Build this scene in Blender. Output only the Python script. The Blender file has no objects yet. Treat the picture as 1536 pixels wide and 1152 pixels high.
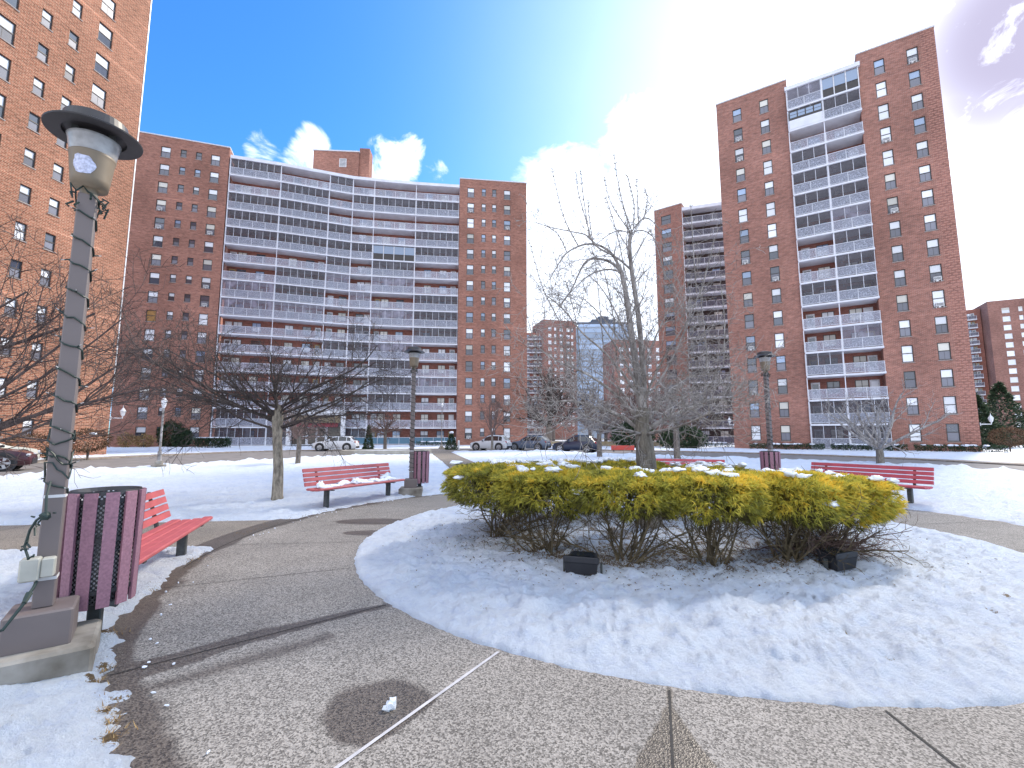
import bpy, math, random
from mathutils import Vector, Matrix, noise as mn
import numpy as np

R = math.radians
rnd = random.Random(11)
SC = bpy.context.scene
COL = SC.collection

# ------------------------------------------------------------------ camera
EYE = 1.6
PITCH = math.atan(77 / 683.0)
cam = bpy.data.cameras.new("camera")
cam.sensor_width = 36.0
cam.lens = 683.0 / 1536.0 * 36.0
cam.clip_start = 0.05
cam.clip_end = 3000
co = bpy.data.objects.new("camera", cam)
COL.objects.link(co)
co.location = (0, 0, EYE)
co.rotation_euler = (R(90) + PITCH, 0, 0)
SC.camera = co


def at(px, py, Y):
    """a point of the place, at depth Y, seen at a pixel of the 1536 x 1152 photograph"""
    c, s = math.cos(PITCH), math.sin(PITCH)
    x = (px - 768) / 683.0
    u = -(py - 576) / 683.0
    dx, dy, dz = x, c - u * s, s + u * c
    t = Y / dy
    return Vector((dx * t, Y, EYE + dz * t))


# ------------------------------------------------------------------ object helpers
def link(o):
    COL.objects.link(o)
    return o


def tag(o, label=None, cat=None, group=None, kind=None):
    if label: o["label"] = label
    if cat: o["category"] = cat
    if group: o["group"] = group
    if kind: o["kind"] = kind
    return o


def empty(name, loc, rz=0.0, label=None, cat=None, group=None):
    o = bpy.data.objects.new(name, None)
    o.empty_display_size = 0.2
    o.location = loc
    o.rotation_euler = (0, 0, rz)
    link(o)
    return tag(o, label, cat, group)


def place(name, mesh, parent=None, loc=(0, 0, 0), rz=0.0):
    o = bpy.data.objects.new(name, mesh)
    link(o)
    o.parent = parent
    o.location = loc
    o.rotation_euler = (0, 0, rz)
    return o


def copy_tree(o, loc=None, rz=None, parent=None):
    c = o.copy()
    COL.objects.link(c)
    if parent is not None:
        c.parent = parent
    if loc is not None:
        c.location = loc
    if rz is not None:
        c.rotation_euler = (0, 0, rz)
    for ch in [x for x in COL.objects if x.parent == o]:
        copy_tree(ch, parent=c)
    return c


class MB:
    """collects faces and links them as ONE mesh object"""
    def __init__(self):
        self.v, self.f, self.m, self.uv = [], [], [], {}
        self.col = None

    def face(self, pts, m=0):
        i = len(self.v)
        self.v.extend([tuple(p) for p in pts])
        self.f.append(tuple(range(i, i + len(pts))))
        self.m.append(m)

    def hexa(self, b, t, m=0):
        """box from four bottom and four top points (counter clockwise seen from above)"""
        i = len(self.v)
        self.v.extend([tuple(p) for p in b] + [tuple(p) for p in t])
        for q in ((3, 2, 1, 0), (4, 5, 6, 7), (0, 1, 5, 4), (1, 2, 6, 5), (2, 3, 7, 6), (3, 0, 4, 7)):
            self.f.append(tuple(i + k for k in q))
            self.m.append(m)

    def box(self, x0, y0, z0, x1, y1, z1, m=0):
        self.hexa([(x0, y0, z0), (x1, y0, z0), (x1, y1, z0), (x0, y1, z0)],
                  [(x0, y0, z1), (x1, y0, z1), (x1, y1, z1), (x0, y1, z1)], m)

    def bevbox(self, x0, y0, z0, x1, y1, z1, b, m=0):
        """box with chamfered upright and upper edges"""
        def ring(e, z):
            return [(x0 + e + b, y0 + e, z), (x1 - e - b, y0 + e, z), (x1 - e, y0 + e + b, z), (x1 - e, y1 - e - b, z),
                    (x1 - e - b, y1 - e, z), (x0 + e + b, y1 - e, z), (x0 + e, y1 - e - b, z), (x0 + e, y0 + e + b, z)]
        rs = [ring(b, z0), ring(0, z0 + b), ring(0, z1 - b), ring(b, z1)]
        i = len(self.v)
        for r in rs: self.v.extend(r)
        for k in range(3):
            for j in range(8):
                a = i + k * 8 + j; c = i + k * 8 + (j + 1) % 8
                self.f.append((a, c, c + 8, a + 8)); self.m.append(m)
        self.f.append(tuple(i + j for j in range(7, -1, -1))); self.m.append(m)
        self.f.append(tuple(i + 24 + j for j in range(8))); self.m.append(m)

    def seg(self, A, B, y0, y1, z0, z1, m=0):
        """box along the plan segment A-B, from y0 to y1 behind it (left of the direction), z0..z1"""
        A = Vector((A[0], A[1])); B = Vector((B[0], B[1]))
        d = (B - A).normalized(); n = Vector((-d.y, d.x))
        p = [A + n * y0, B + n * y0, B + n * y1, A + n * y1]
        self.hexa([(q.x, q.y, z0) for q in p], [(q.x, q.y, z1) for q in p], m)

    def tube(self, pts, rad, sides=6, m=0, cap=True):
        n = len(pts)
        pts = [Vector(p) for p in pts]
        if not hasattr(rad, "__len__"): rad = [rad] * n
        i0 = len(self.v)
        up = None
        for k in range(n):
            d = (pts[min(k + 1, n - 1)] - pts[max(k - 1, 0)])
            if d.length < 1e-9: d = Vector((0, 0, 1))
            d.normalize()
            if up is None:
                up = d.orthogonal().normalized()
            else:
                up = up - d * up.dot(d)
                if up.length < 1e-6: up = d.orthogonal()
                up.normalize()
            w = d.cross(up)
            for j in range(sides):
                a = 2 * math.pi * j / sides
                q = pts[k] + (up * math.cos(a) + w * math.sin(a)) * rad[k]
                self.v.append((q.x, q.y, q.z))
        for k in range(n - 1):
            for j in range(sides):
                a = i0 + k * sides + j; b = i0 + k * sides + (j + 1) % sides
                self.f.append((a, b, b + sides, a + sides)); self.m.append(m)
        if cap:
            self.f.append(tuple(i0 + j for j in range(sides - 1, -1, -1))); self.m.append(m)
            self.f.append(tuple(i0 + (n - 1) * sides + j for j in range(sides))); self.m.append(m)

    def lathe(self, prof, sides=24, c=(0, 0, 0), m=0, tilt=None):
        i0 = len(self.v)
        for (r, z) in prof:
            for j in range(sides):
                a = 2 * math.pi * j / sides
                p = Vector((r * math.cos(a), r * math.sin(a), z))
                if tilt: p = tilt @ p
                self.v.append((c[0] + p.x, c[1] + p.y, c[2] + p.z))
        for k in range(len(prof) - 1):
            for j in range(sides):
                a = i0 + k * sides + j; b = i0 + k * sides + (j + 1) % sides
                self.uv[len(self.f)] = [(j / sides, prof[k][1]), ((j + 1) / sides, prof[k][1]),
                                        ((j + 1) / sides, prof[k + 1][1]), (j / sides, prof[k + 1][1])]
                self.f.append((a, b, b + sides, a + sides)); self.m.append(m)

    def lump(self, c, rx, ry, rz, seed=0, n=10, amp=0.3, m=0, freq=1.6):
        i0 = len(self.v)
        rows = max(4, n // 2)
        for k in range(rows + 1):
            th = math.pi * k / rows
            for j in range(n):
                a = 2 * math.pi * j / n
                d = Vector((math.sin(th) * math.cos(a), math.sin(th) * math.sin(a), math.cos(th)))
                s = 1 + amp * mn.noise(d * freq + Vector((seed * 7.1, seed * 3.3, seed)))
                self.v.append((c[0] + d.x * rx * s, c[1] + d.y * ry * s, c[2] + d.z * rz * s))
        for k in range(rows):
            for j in range(n):
                a = i0 + k * n + j; b = i0 + k * n + (j + 1) % n
                self.f.append((a, a + n, b + n, b)); self.m.append(m)

    def mesh(self, name, mats, smooth=False, uv=False):
        me = bpy.data.meshes.new(name)
        me.from_pydata(self.v, [], self.f)
        if not isinstance(mats, (list, tuple)): mats = [mats]
        for mt in mats: me.materials.append(mt)
        if len(mats) > 1: me.polygons.foreach_set("material_index", self.m)
        if smooth: me.polygons.foreach_set("use_smooth", [True] * len(self.f))
        if uv or self.uv:
            lay = me.uv_layers.new(name="uv")
            flat = []
            for fi, f in enumerate(self.f):
                if fi in self.uv:
                    for q in self.uv[fi]: flat.extend(q)
                    continue
                p = [Vector(self.v[k]) for k in f]
                nn = (p[1] - p[0]).cross(p[2] - p[0])
                if abs(nn.z) > 0.7 * max(nn.length, 1e-9):
                    for q in p: flat.extend((q.x, q.y))
                else:
                    t = Vector((-nn.y, nn.x)); t = t.normalized() if t.length > 1e-9 else Vector((1, 0))
                    for q in p: flat.extend((q.x * t.x + q.y * t.y, q.z))
            lay.data.foreach_set("uv", flat)
        if self.col is not None:
            ca = me.color_attributes.new("tint", 'FLOAT_COLOR', 'POINT')
            arr = np.ones((len(self.v), 4), dtype=np.float32)
            arr[:, :3] = np.asarray(self.col, dtype=np.float32)[:, None] if np.ndim(self.col) == 1 else self.col
            ca.data.foreach_set("color", arr.ravel())
        me.update()
        return me

    def build(self, name, mats, parent=None, loc=(0, 0, 0), rz=0.0, smooth=False, uv=False):
        return place(name, self.mesh(name, mats, smooth, uv), parent, loc, rz)


# ------------------------------------------------------------------ materials
def new_mat(name):
    m = bpy.data.materials.new(name)
    m.use_nodes = True
    nt = m.node_tree
    return m, nt, nt.nodes["Principled BSDF"]


def N(nt, t, **kw):
    n = nt.nodes.new(t)
    for k, v in kw.items():
        if k.startswith("i_"):
            n.inputs[k[2:].replace("_", " ")].default_value = v
        else:
            setattr(n, k, v)
    return n


def math_n(nt, op, a, b=None, clamp=False):
    n = nt.nodes.new("ShaderNodeMath"); n.operation = op; n.use_clamp = clamp
    for k, x in enumerate((a, b)):
        if x is None: continue
        if isinstance(x, (int, float)): n.inputs[k].default_value = x
        else: nt.links.new(x, n.inputs[k])
    return n.outputs[0]


def mixc(nt, f, a, b):
    n = nt.nodes.new("ShaderNodeMix"); n.data_type = 'RGBA'
    for idx, x in ((0, f), (6, a), (7, b)):
        if isinstance(x, (int, float)): n.inputs[idx].default_value = x
        elif isinstance(x, tuple): n.inputs[idx].default_value = (*x[:3], 1)
        else: nt.links.new(x, n.inputs[idx])
    return n.outputs[2]


def mapr(nt, v, a, b, c=0.0, d=1.0, smooth=False):
    n = nt.nodes.new("ShaderNodeMapRange")
    if smooth: n.interpolation_type = 'SMOOTHSTEP'
    nt.links.new(v, n.inputs[0])
    for k, x in zip((1, 2, 3, 4), (a, b, c, d)): n.inputs[k].default_value = x
    return n.outputs[0]


def simple(name, col, rough=0.6, var=0.15, scale=6.0, metal=0.0, bump=0.0, spec=0.5, col2=None, detail=4.0):
    m, nt, p = new_mat(name)
    tc = N(nt, "ShaderNodeTexCoord")
    nz = N(nt, "ShaderNodeTexNoise", i_Scale=scale, i_Detail=detail)
    nt.links.new(tc.outputs["Object"], nz.inputs["Vector"])
    c2 = col2 or tuple(x * (1 - var) for x in col)
    c1 = col if col2 else tuple(min(1, x * (1 + var)) for x in col)
    f = mapr(nt, nz.outputs["Fac"], 0.32, 0.68)
    nt.links.new(mixc(nt, f, c1, c2), p.inputs["Base Color"])
    p.inputs["Roughness"].default_value = rough
    p.inputs["Metallic"].default_value = metal
    p.inputs["Specular IOR Level"].default_value = spec
    if bump:
        b = N(nt, "ShaderNodeBump", i_Strength=bump, i_Distance=0.02)
        nt.links.new(nz.outputs["Fac"], b.inputs["Height"])
        nt.links.new(b.outputs[0], p.inputs["Normal"])
    return m


def brick_mat(name, c1, c2, mortar, bw=0.30, bh=0.10, ms=0.016, dots=0.0, band=0.18, stain=0.25):
    m, nt, p = new_mat(name)
    tc = N(nt, "ShaderNodeTexCoord")
    br = N(nt, "ShaderNodeTexBrick")
    br.inputs["Color1"].default_value = (*c1, 1)
    br.inputs["Color2"].default_value = (*c2, 1)
    br.inputs["Mortar"].default_value = (*mortar, 1)
    br.inputs["Scale"].default_value = 1.0
    br.inputs["Mortar Size"].default_value = ms
    br.inputs["Mortar Smooth"].default_value = 0.3
    br.inputs["Brick Width"].default_value = bw
    br.inputs["Row Height"].default_value = bh
    nt.links.new(tc.outputs["UV"], br.inputs["Vector"])
    col = br.outputs["Color"]
    # small clumps of darker and lighter bricks
    n1 = N(nt, "ShaderNodeTexNoise", i_Scale=1.6, i_Detail=8.0, i_Roughness=0.7)
    mp = N(nt, "ShaderNodeMapping"); mp.inputs["Scale"].default_value = (1, 2.2, 1)
    nt.links.new(tc.outputs["UV"], mp.inputs["Vector"]); nt.links.new(mp.outputs[0], n1.inputs["Vector"])
    v = mapr(nt, n1.outputs["Fac"], 0.3, 0.7, 0.66, 1.3)
    n2 = N(nt, "ShaderNodeTexNoise", i_Scale=0.16, i_Detail=5.0)
    nt.links.new(tc.outputs["UV"], n2.inputs["Vector"])
    w = mapr(nt, n2.outputs["Fac"], 0.3, 0.7, 1 - stain, 1 + stain * 0.6)
    vw = math_n(nt, 'MULTIPLY', v, w)
    # a pale course at each floor line
    sx = N(nt, "ShaderNodeSeparateXYZ"); nt.links.new(tc.outputs["UV"], sx.inputs[0])
    fr = math_n(nt, 'FRACT', math_n(nt, 'DIVIDE', math_n(nt, 'ADD', sx.outputs[1], -0.37 + 1.3385 + 26.77), 2.677))
    bd = mapr(nt, math_n(nt, 'ABSOLUTE', math_n(nt, 'ADD', fr, -0.5)), 0.02, 0.035, band, 0.0)
    brk = mapr(nt, n2.outputs["Fac"], 0.42, 0.58)
    bd = math_n(nt, 'MULTIPLY', bd, brk)
    tot = math_n(nt, 'ADD', vw, bd)
    mx = nt.nodes.new("ShaderNodeMix"); mx.data_type = 'RGBA'; mx.blend_type = 'MULTIPLY'
    mx.inputs[0].default_value = 1
    nt.links.new(col, mx.inputs[6])
    cb = N(nt, "ShaderNodeCombineColor")
    for k in range(3): nt.links.new(tot, cb.inputs[k])
    nt.links.new(cb.outputs[0], mx.inputs[7])
    out = mx.outputs[2]
    if dots:
        # header bricks of a paler colour set in every other course
        ck = N(nt, "ShaderNodeTexBrick"); ck.inputs["Scale"].default_value = 1
        ck.inputs["Brick Width"].default_value = 0.50; ck.inputs["Row Height"].default_value = 0.26
        ck.inputs["Mortar Size"].default_value = 0.082; ck.inputs["Mortar Smooth"].default_value = 0.1
        nt.links.new(tc.outputs["UV"], ck.inputs["Vector"])
        f = math_n(nt, 'MULTIPLY', math_n(nt, 'SUBTRACT', 1.0, ck.outputs["Fac"]), dots)
        out = mixc(nt, f, out, (c1[0] * 1.25 + 0.13, c1[1] * 1.25 + 0.11, c1[2] * 1.25 + 0.085))
    nt.links.new(out, p.inputs["Base Color"])
    p.inputs["Roughness"].default_value = 0.9
    p.inputs["Specular IOR Level"].default_value = 0.2
    b = N(nt, "ShaderNodeBump", i_Strength=0.6, i_Distance=0.012)
    nt.links.new(math_n(nt, 'SUBTRACT', 1.0, br.outputs["Fac"]), b.inputs["Height"])
    nt.links.new(b.outputs[0], p.inputs["Normal"])
    return m


def glass_like(name, col, rough=0.04, ior=1.9, var=0.4):
    m, nt, p = new_mat(name)
    oi = N(nt, "ShaderNodeObjectInfo")
    f = mapr(nt, oi.outputs["Random"], 0, 1, 1 - var, 1 + var)
    h = N(nt, "ShaderNodeHueSaturation"); h.inputs["Color"].default_value = (*col, 1)
    nt.links.new(f, h.inputs["Value"])
    nt.links.new(h.outputs[0], p.inputs["Base Color"])
    p.inputs["Roughness"].default_value = rough
    p.inputs["IOR"].default_value = ior
    tc = N(nt, "ShaderNodeTexCoord")
    nz = N(nt, "ShaderNodeTexNoise", i_Scale=1.7, i_Detail=1.0)
    nt.links.new(tc.outputs["Object"], nz.inputs["Vector"])
    b = N(nt, "ShaderNodeBump", i_Strength=0.05, i_Distance=0.05)
    nt.links.new(nz.outputs["Fac"], b.inputs["Height"]); nt.links.new(b.outputs[0], p.inputs["Normal"])
    return m


def see_through(name, col, alpha, rough=0.4, speck=0.0):
    m, nt, p = new_mat(name)
    p.inputs["Base Color"].default_value = (*col, 1)
    p.inputs["Roughness"].default_value = rough
    p.inputs["Alpha"].default_value = alpha
    if speck:
        tc = N(nt, "ShaderNodeTexCoord")
        nz = N(nt, "ShaderNodeTexNoise", i_Scale=speck, i_Detail=4.0)
        nt.links.new(tc.outputs["Object"], nz.inputs["Vector"])
        nt.links.new(mapr(nt, nz.outputs["Fac"], 0.3, 0.7, alpha - 0.22, alpha + 0.18), p.inputs["Alpha"])
        nt.links.new(mixc(nt, mapr(nt, nz.outputs["Fac"], 0.55, 0.7), col, tuple(min(1, x * 1.5) for x in col)), p.inputs["Base Color"])
    return m


M = {}
M['brick_left'] = brick_mat('brick_left', (0.345, 0.125, 0.072), (0.225, 0.082, 0.05), (0.45, 0.29, 0.20), dots=0.42, band=0.55, bw=0.34, bh=0.115, ms=0.022)
M['brick_mid'] = brick_mat('brick_mid', (0.40, 0.165, 0.118), (0.26, 0.11, 0.086), (0.40, 0.25, 0.19), band=0.22)
M['brick_tower'] = brick_mat('brick_tower', (0.40, 0.165, 0.12), (0.26, 0.112, 0.088), (0.42, 0.28, 0.23), band=0.12)
M['brick_tower_dot'] = brick_mat('brick_tower_dot', (0.34, 0.135, 0.10), (0.25, 0.10, 0.08), (0.36, 0.24, 0.20), dots=0.6)
M['brick_far'] = brick_mat('brick_far', (0.30, 0.13, 0.10), (0.23, 0.10, 0.08), (0.40, 0.26, 0.22))
M['brick_recess'] = brick_mat('brick_recess', (0.36, 0.115, 0.075), (0.28, 0.09, 0.06), (0.34, 0.22, 0.19), band=0)
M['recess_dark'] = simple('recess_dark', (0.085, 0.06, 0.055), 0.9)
M['coping'] = simple('coping', (0.62, 0.61, 0.62), 0.7)
M['roof'] = simple('roof', (0.2, 0.19, 0.19), 0.9)
M['frame'] = simple('window_frame', (0.05, 0.043, 0.04), 0.5)
M['wframe'] = simple('white_frame', (0.68, 0.67, 0.68), 0.5)
M['wood'] = simple('yellow_wood', (0.42, 0.29, 0.12), 0.6)
M['board'] = simple('board', (0.36, 0.19, 0.06), 0.8)
M['sill'] = simple('sill', (0.34, 0.29, 0.27), 0.8)
M['glass'] = glass_like('glass', (0.05, 0.06, 0.085))
M['screen'] = glass_like('screen_glass', (0.17, 0.17, 0.20), 0.22, 1.6)
M['blind'] = glass_like('blind', (0.78, 0.79, 0.82), 0.16, 1.6, 0.2)
M['curtain'] = glass_like('curtain', (0.68, 0.65, 0.58), 0.2, 1.5, 0.3)
M['skyglass'] = glass_like('sky_glass', (0.26, 0.35, 0.50), 0.08, 1.9, 0.3)  # reflected sky put into the pane colour as pale blue
M['ac'] = simple('air_con', (0.66, 0.65, 0.64), 0.5)
M['acdark'] = simple('air_con_grille', (0.14, 0.14, 0.15), 0.6)
M['slab'] = simple('slab_paint', (0.74, 0.74, 0.79), 0.75, var=0.08, scale=0.9)
M['rail'] = simple('rail_metal', (0.68, 0.69, 0.74), 0.45)
M['railpanel'] = see_through('rail_panel', (0.40, 0.42, 0.50), 0.60, 0.35, speck=9.0)
M['railpanel_dark'] = see_through('rail_panel_dark', (0.10, 0.095, 0.125), 0.85, 0.4, speck=5.0)
M['encl'] = see_through('enclosure_mesh', (0.075, 0.07, 0.085), 0.70, 0.3, speck=0.6)
M['encl_pale'] = see_through('enclosure_pale', (0.26, 0.25, 0.31), 0.55, 0.2, speck=0.7)
M['teal'] = see_through('teal_panel', (0.08, 0.19, 0.27), 0.9, 0.3)
M['maroon'] = simple('maroon', (0.21, 0.03, 0.045), 0.6)
M['warm'] = simple('warm_pane', (0.42, 0.33, 0.19), 0.25, var=0.6, scale=0.7)
M['lobby'] = simple('lobby_glass', (0.09, 0.075, 0.06), 0.1, var=0.5, scale=0.8)


def bark(name, a, b, sc=9.0):
    m, nt, p = new_mat(name)
    tc = N(nt, "ShaderNodeTexCoord")
    mp = N(nt, "ShaderNodeMapping"); mp.inputs["Scale"].default_value = (1, 1, 0.28)
    nz = N(nt, "ShaderNodeTexNoise", i_Scale=sc * 2, i_Detail=6.0, i_Roughness=0.7)
    nt.links.new(tc.outputs["Object"], mp.inputs[0]); nt.links.new(mp.outputs[0], nz.inputs["Vector"])
    nt.links.new(mixc(nt, mapr(nt, nz.outputs["Fac"], 0.36, 0.64), a, b), p.inputs["Base Color"])
    p.inputs["Roughness"].default_value = 0.9
    bp = N(nt, "ShaderNodeBump", i_Strength=0.9, i_Distance=0.03)
    nt.links.new(nz.outputs["Fac"], bp.inputs["Height"]); nt.links.new(bp.outputs[0], p.inputs["Normal"])
    return m


M['bark_dark'] = bark('bark_dark', (0.075, 0.06, 0.05), (0.24, 0.20, 0.165))
M['twig_dark'] = bark('twig_dark', (0.028, 0.022, 0.02), (0.085, 0.065, 0.058))
M['twig_brown'] = bark('twig_brown', (0.05, 0.037, 0.035), (0.14, 0.10, 0.09))
M['hedge_stem'] = bark('hedge_stem', (0.055, 0.042, 0.025), (0.18, 0.14, 0.08))
M['bark_spot'] = bark('bark_spot', (0.085, 0.07, 0.055), (0.38, 0.33, 0.26), 6)
M['twig_mid'] = bark('twig_mid', (0.10, 0.075, 0.065), (0.22, 0.17, 0.145), 3)
M['bark_grey'] = bark('bark_grey', (0.10, 0.085, 0.07), (0.27, 0.24, 0.20))
M['twig_grey'] = bark('twig_grey', (0.13, 0.11, 0.10), (0.44, 0.41, 0.39), 5)
M['twig_pale'] = bark('twig_pale', (0.17, 0.145, 0.13), (0.34, 0.31, 0.29), 3)
M['twig_red'] = bark('twig_red', (0.12, 0.08, 0.07), (0.22, 0.15, 0.13), 3)


def tint_mat(name, stops, rough=0.7, transl=0.0):
    """colour from a per leaf value stored on the mesh"""
    m, nt, p = new_mat(name)
    at_ = N(nt, "ShaderNodeAttribute"); at_.attribute_name = "tint"
    cr = N(nt, "ShaderNodeValToRGB")
    el = cr.color_ramp.elements
    while len(el) < len(stops): el.new(0.5)
    for e, (pos, c) in zip(el, stops):
        e.position = pos; e.color = (*c, 1)
    nt.links.new(at_.outputs["Fac"], cr.inputs[0])
    nt.links.new(cr.outputs[0], p.inputs["Base Color"])
    p.inputs["Roughness"].default_value = rough
    p.inputs["Specular IOR Level"].default_value = 0.25
    if transl:
        tr = N(nt, "ShaderNodeBsdfTranslucent"); nt.links.new(cr.outputs[0], tr.inputs[0])
        mx = N(nt, "ShaderNodeMixShader"); mx.inputs[0].default_value = transl
        nt.links.new(p.outputs[0], mx.inputs[1]); nt.links.new(tr.outputs[0], mx.inputs[2])
        nt.links.new(mx.outputs[0], nt.nodes["Material Output"].inputs[0])
    return m


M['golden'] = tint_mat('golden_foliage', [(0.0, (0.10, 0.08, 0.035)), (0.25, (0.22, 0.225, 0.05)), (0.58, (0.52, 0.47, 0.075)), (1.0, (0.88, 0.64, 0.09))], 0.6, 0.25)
M['evergreen'] = tint_mat('evergreen', [(0.0, (0.02, 0.035, 0.022)), (0.5, (0.035, 0.065, 0.03)), (1.0, (0.07, 0.10, 0.05))], 0.6, 0.1)
M['brownleaf'] = tint_mat('brown_leaf', [(0.0, (0.05, 0.03, 0.02)), (0.5, (0.13, 0.075, 0.045)), (1.0, (0.24, 0.15, 0.09))], 0.9)
M['dry'] = tint_mat('dry_grass', [(0.0, (0.14, 0.085, 0.035)), (0.6, (0.30, 0.19, 0.08)), (1.0, (0.42, 0.30, 0.14))], 0.9)
M['lump_snow'] = simple('snow_lump', (0.84, 0.88, 0.97), 0.6, var=0.04, scale=14, bump=0.4)
M['post'] = simple('post_paint', (0.165, 0.135, 0.13), 0.55, var=0.04, scale=3)
M['hat'] = simple('hat_metal', (0.035, 0.032, 0.034), 0.45, var=0.2)
M['cup'] = simple('lamp_cup', (0.20, 0.155, 0.105), 0.5, var=0.1)
M['lens'] = simple('lamp_lens', (0.36, 0.355, 0.355), 0.25, var=0.25, scale=9)
M['patch'] = simple('patch', (0.50, 0.52, 0.66), 0.6, var=0.3, scale=60)
M['concrete_block'] = simple('concrete_block', (0.40, 0.37, 0.33), 0.95, scale=3.2, bump=0.6, col2=(0.13, 0.11, 0.085), detail=10)
M['wire'] = simple('wire', (0.012, 0.028, 0.024), 0.5)
M['bulb'] = simple('bulb', (0.5, 0.5, 0.5), 0.15)
M['jbox'] = simple('junction_box', (0.42, 0.41, 0.36), 0.5)
M['bench'] = simple('bench_paint', (0.44, 0.095, 0.10), 0.5, var=0.12, scale=5, bump=0.05)
M['bench_far'] = simple('bench_paint_deep', (0.46, 0.07, 0.095), 0.5, var=0.12, scale=5)
M['leg'] = simple('dark_steel', (0.05, 0.055, 0.055), 0.5, var=0.3, scale=20)
M['slat'] = simple('bin_slat', (0.37, 0.185, 0.235), 0.6, scale=55, bump=0.1, col2=(0.25, 0.125, 0.165), detail=6)
M['daylight_sleeve'] = simple('sleeve_grey', (0.55, 0.55, 0.58), 0.5, var=0.2, scale=8)  # pale grey standing for the brightness seen through the liner holes
M['black'] = simple('black_plastic', (0.018, 0.018, 0.022), 0.45, var=0.3)
M['iron'] = simple('white_iron', (0.72, 0.72, 0.74), 0.4)
M['rubber'] = simple('rubber', (0.014, 0.014, 0.015), 0.7)
M['rim'] = simple('alloy', (0.42, 0.42, 0.44), 0.3, metal=0.7)
M['carglass'] = glass_like('car_glass', (0.015, 0.018, 0.024), 0.03, 1.8, 0.1)
M['tail'] = simple('tail_light', (0.35, 0.02, 0.02), 0.25)
M['head'] = simple('head_light', (0.62, 0.63, 0.66), 0.15)
M['stone'] = simple('planter_stone', (0.36, 0.33, 0.28), 0.9, scale=3)
M['ice'] = simple('ice', (0.72, 0.75, 0.80), 0.15, var=0.1, scale=20)


def paint(name, col):
    m = simple(name, col, 0.28, var=0.03)
    m.node_tree.nodes["Principled BSDF"].inputs["Coat Weight"].default_value = 0.35
    return m


# perforated liner
m_, nt_, p_ = new_mat('perforated')
p_.inputs["Base Color"].default_value = (0.02, 0.02, 0.024, 1); p_.inputs["Roughness"].default_value = 0.5
tc_ = N(nt_, "ShaderNodeTexCoord"); sp_ = N(nt_, "ShaderNodeSeparateXYZ"); nt_.links.new(tc_.outputs["UV"], sp_.inputs[0])
u_ = math_n(nt_, 'SINE', math_n(nt_, 'MULTIPLY', sp_.outputs[0], 2 * math.pi * 44))
v_ = math_n(nt_, 'SINE', math_n(nt_, 'MULTIPLY', sp_.outputs[1], 2 * math.pi * 29))
h_ = math_n(nt_, 'GREATER_THAN', math_n(nt_, 'MULTIPLY', u_, v_), 0.18)
nt_.links.new(math_n(nt_, 'SUBTRACT', 1.0, h_), p_.inputs["Alpha"])
M['perforated'] = m_

# ------------------------------------------------------------------ world and sun
SUN_AZ, SUN_EL = 46.0, 38.0           # clockwise from +Y, degrees
w = bpy.data.worlds.new("World"); SC.world = w; w.use_nodes = True
nt = w.node_tree
bg = nt.nodes["Background"]
bg.inputs["Strength"].default_value = 0.1
sky = N(nt, "ShaderNodeTexSky"); sky.sky_type = 'NISHITA'; sky.sun_disc = False
sky.sun_elevation = R(SUN_EL); sky.sun_rotation = R(SUN_AZ)
sky.air_density = 1.0; sky.dust_density = 0.6; sky.ozone_density = 2.5
hs = N(nt, "ShaderNodeHueSaturation"); hs.inputs["Saturation"].default_value = 1.25
nt.links.new(sky.outputs[0], hs.inputs["Color"])
gel = nt.nodes.new("ShaderNodeMix"); gel.data_type = 'RGBA'; gel.blend_type = 'MULTIPLY'; gel.inputs[0].default_value = 1
nt.links.new(hs.outputs[0], gel.inputs[6]); gel.inputs[7].default_value = (1.06, 1.58, 2.0, 1)
tcw = N(nt, "ShaderNodeTexCoord")
nrm = N(nt, "ShaderNodeVectorMath", operation='NORMALIZE'); nt.links.new(tcw.outputs["Generated"], nrm.inputs[0])


def skydir(px, py):
    p = at(px, py, 1.0) - Vector((0, 0, EYE))
    return p.normalized()


def blob(px, py, deg, amt, d=None):
    d = d or skydir(px, py)
    vm = N(nt, "ShaderNodeVectorMath", operation='DOT_PRODUCT')
    nt.links.new(nrm.outputs[0], vm.inputs[0]); vm.inputs[1].default_value = d
    return mapr(nt, vm.outputs["Value"], math.cos(R(deg)), math.cos(R(deg * 0.25)), 0.0, amt, smooth=True)


def addall(lst):
    s = lst[0]
    for x in lst[1:]: s = math_n(nt, 'MAXIMUM', s, x)
    return s


small = [blob(392, 222, 2.6, .85), blob(470, 214, 2.8, 1), blob(455, 236, 3.2, .95), blob(415, 236, 2.4, .7), blob(598, 246, 3.6, 1.05), blob(618, 222, 2.3, .9), blob(655, 252, 2.4, .6), blob(572, 222, 2.2, .7), blob(575, 255, 3, .9)]
big = [blob(850, 330, 11, 1), blob(900, 420, 16, 1.2), blob(985, 225, 9, .95), blob(1040, 300, 15, 1.2), blob(1130, 110, 6.5, .85), blob(1210, 130, 11, 1.05),
       blob(1330, 40, 10, 1.2), blob(1440, 330, 20, 1.3), blob(1180, 400, 25, 1.2), blob(1530, 420, 20, 1.2), blob(1480, 130, 13, 1.1), blob(1290, -60, 8, 1.0)]
behind = [blob(0, 0, 85, .95, Vector((-0.2, -0.85, 0.5)).normalized()), blob(0, 0, 46, .95, Vector((0.25, -0.2, 0.95)).normalized())]  # unseen clouds at the back and overhead, added as neutral fill light
n1 = N(nt, "ShaderNodeTexNoise", i_Scale=13.0, i_Detail=10.0, i_Roughness=0.64, i_Distortion=0.6)
nt.links.new(nrm.outputs[0], n1.inputs["Vector"])
n2 = N(nt, "ShaderNodeTexNoise", i_Scale=3.2, i_Detail=7.0, i_Roughness=0.6)
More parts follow.
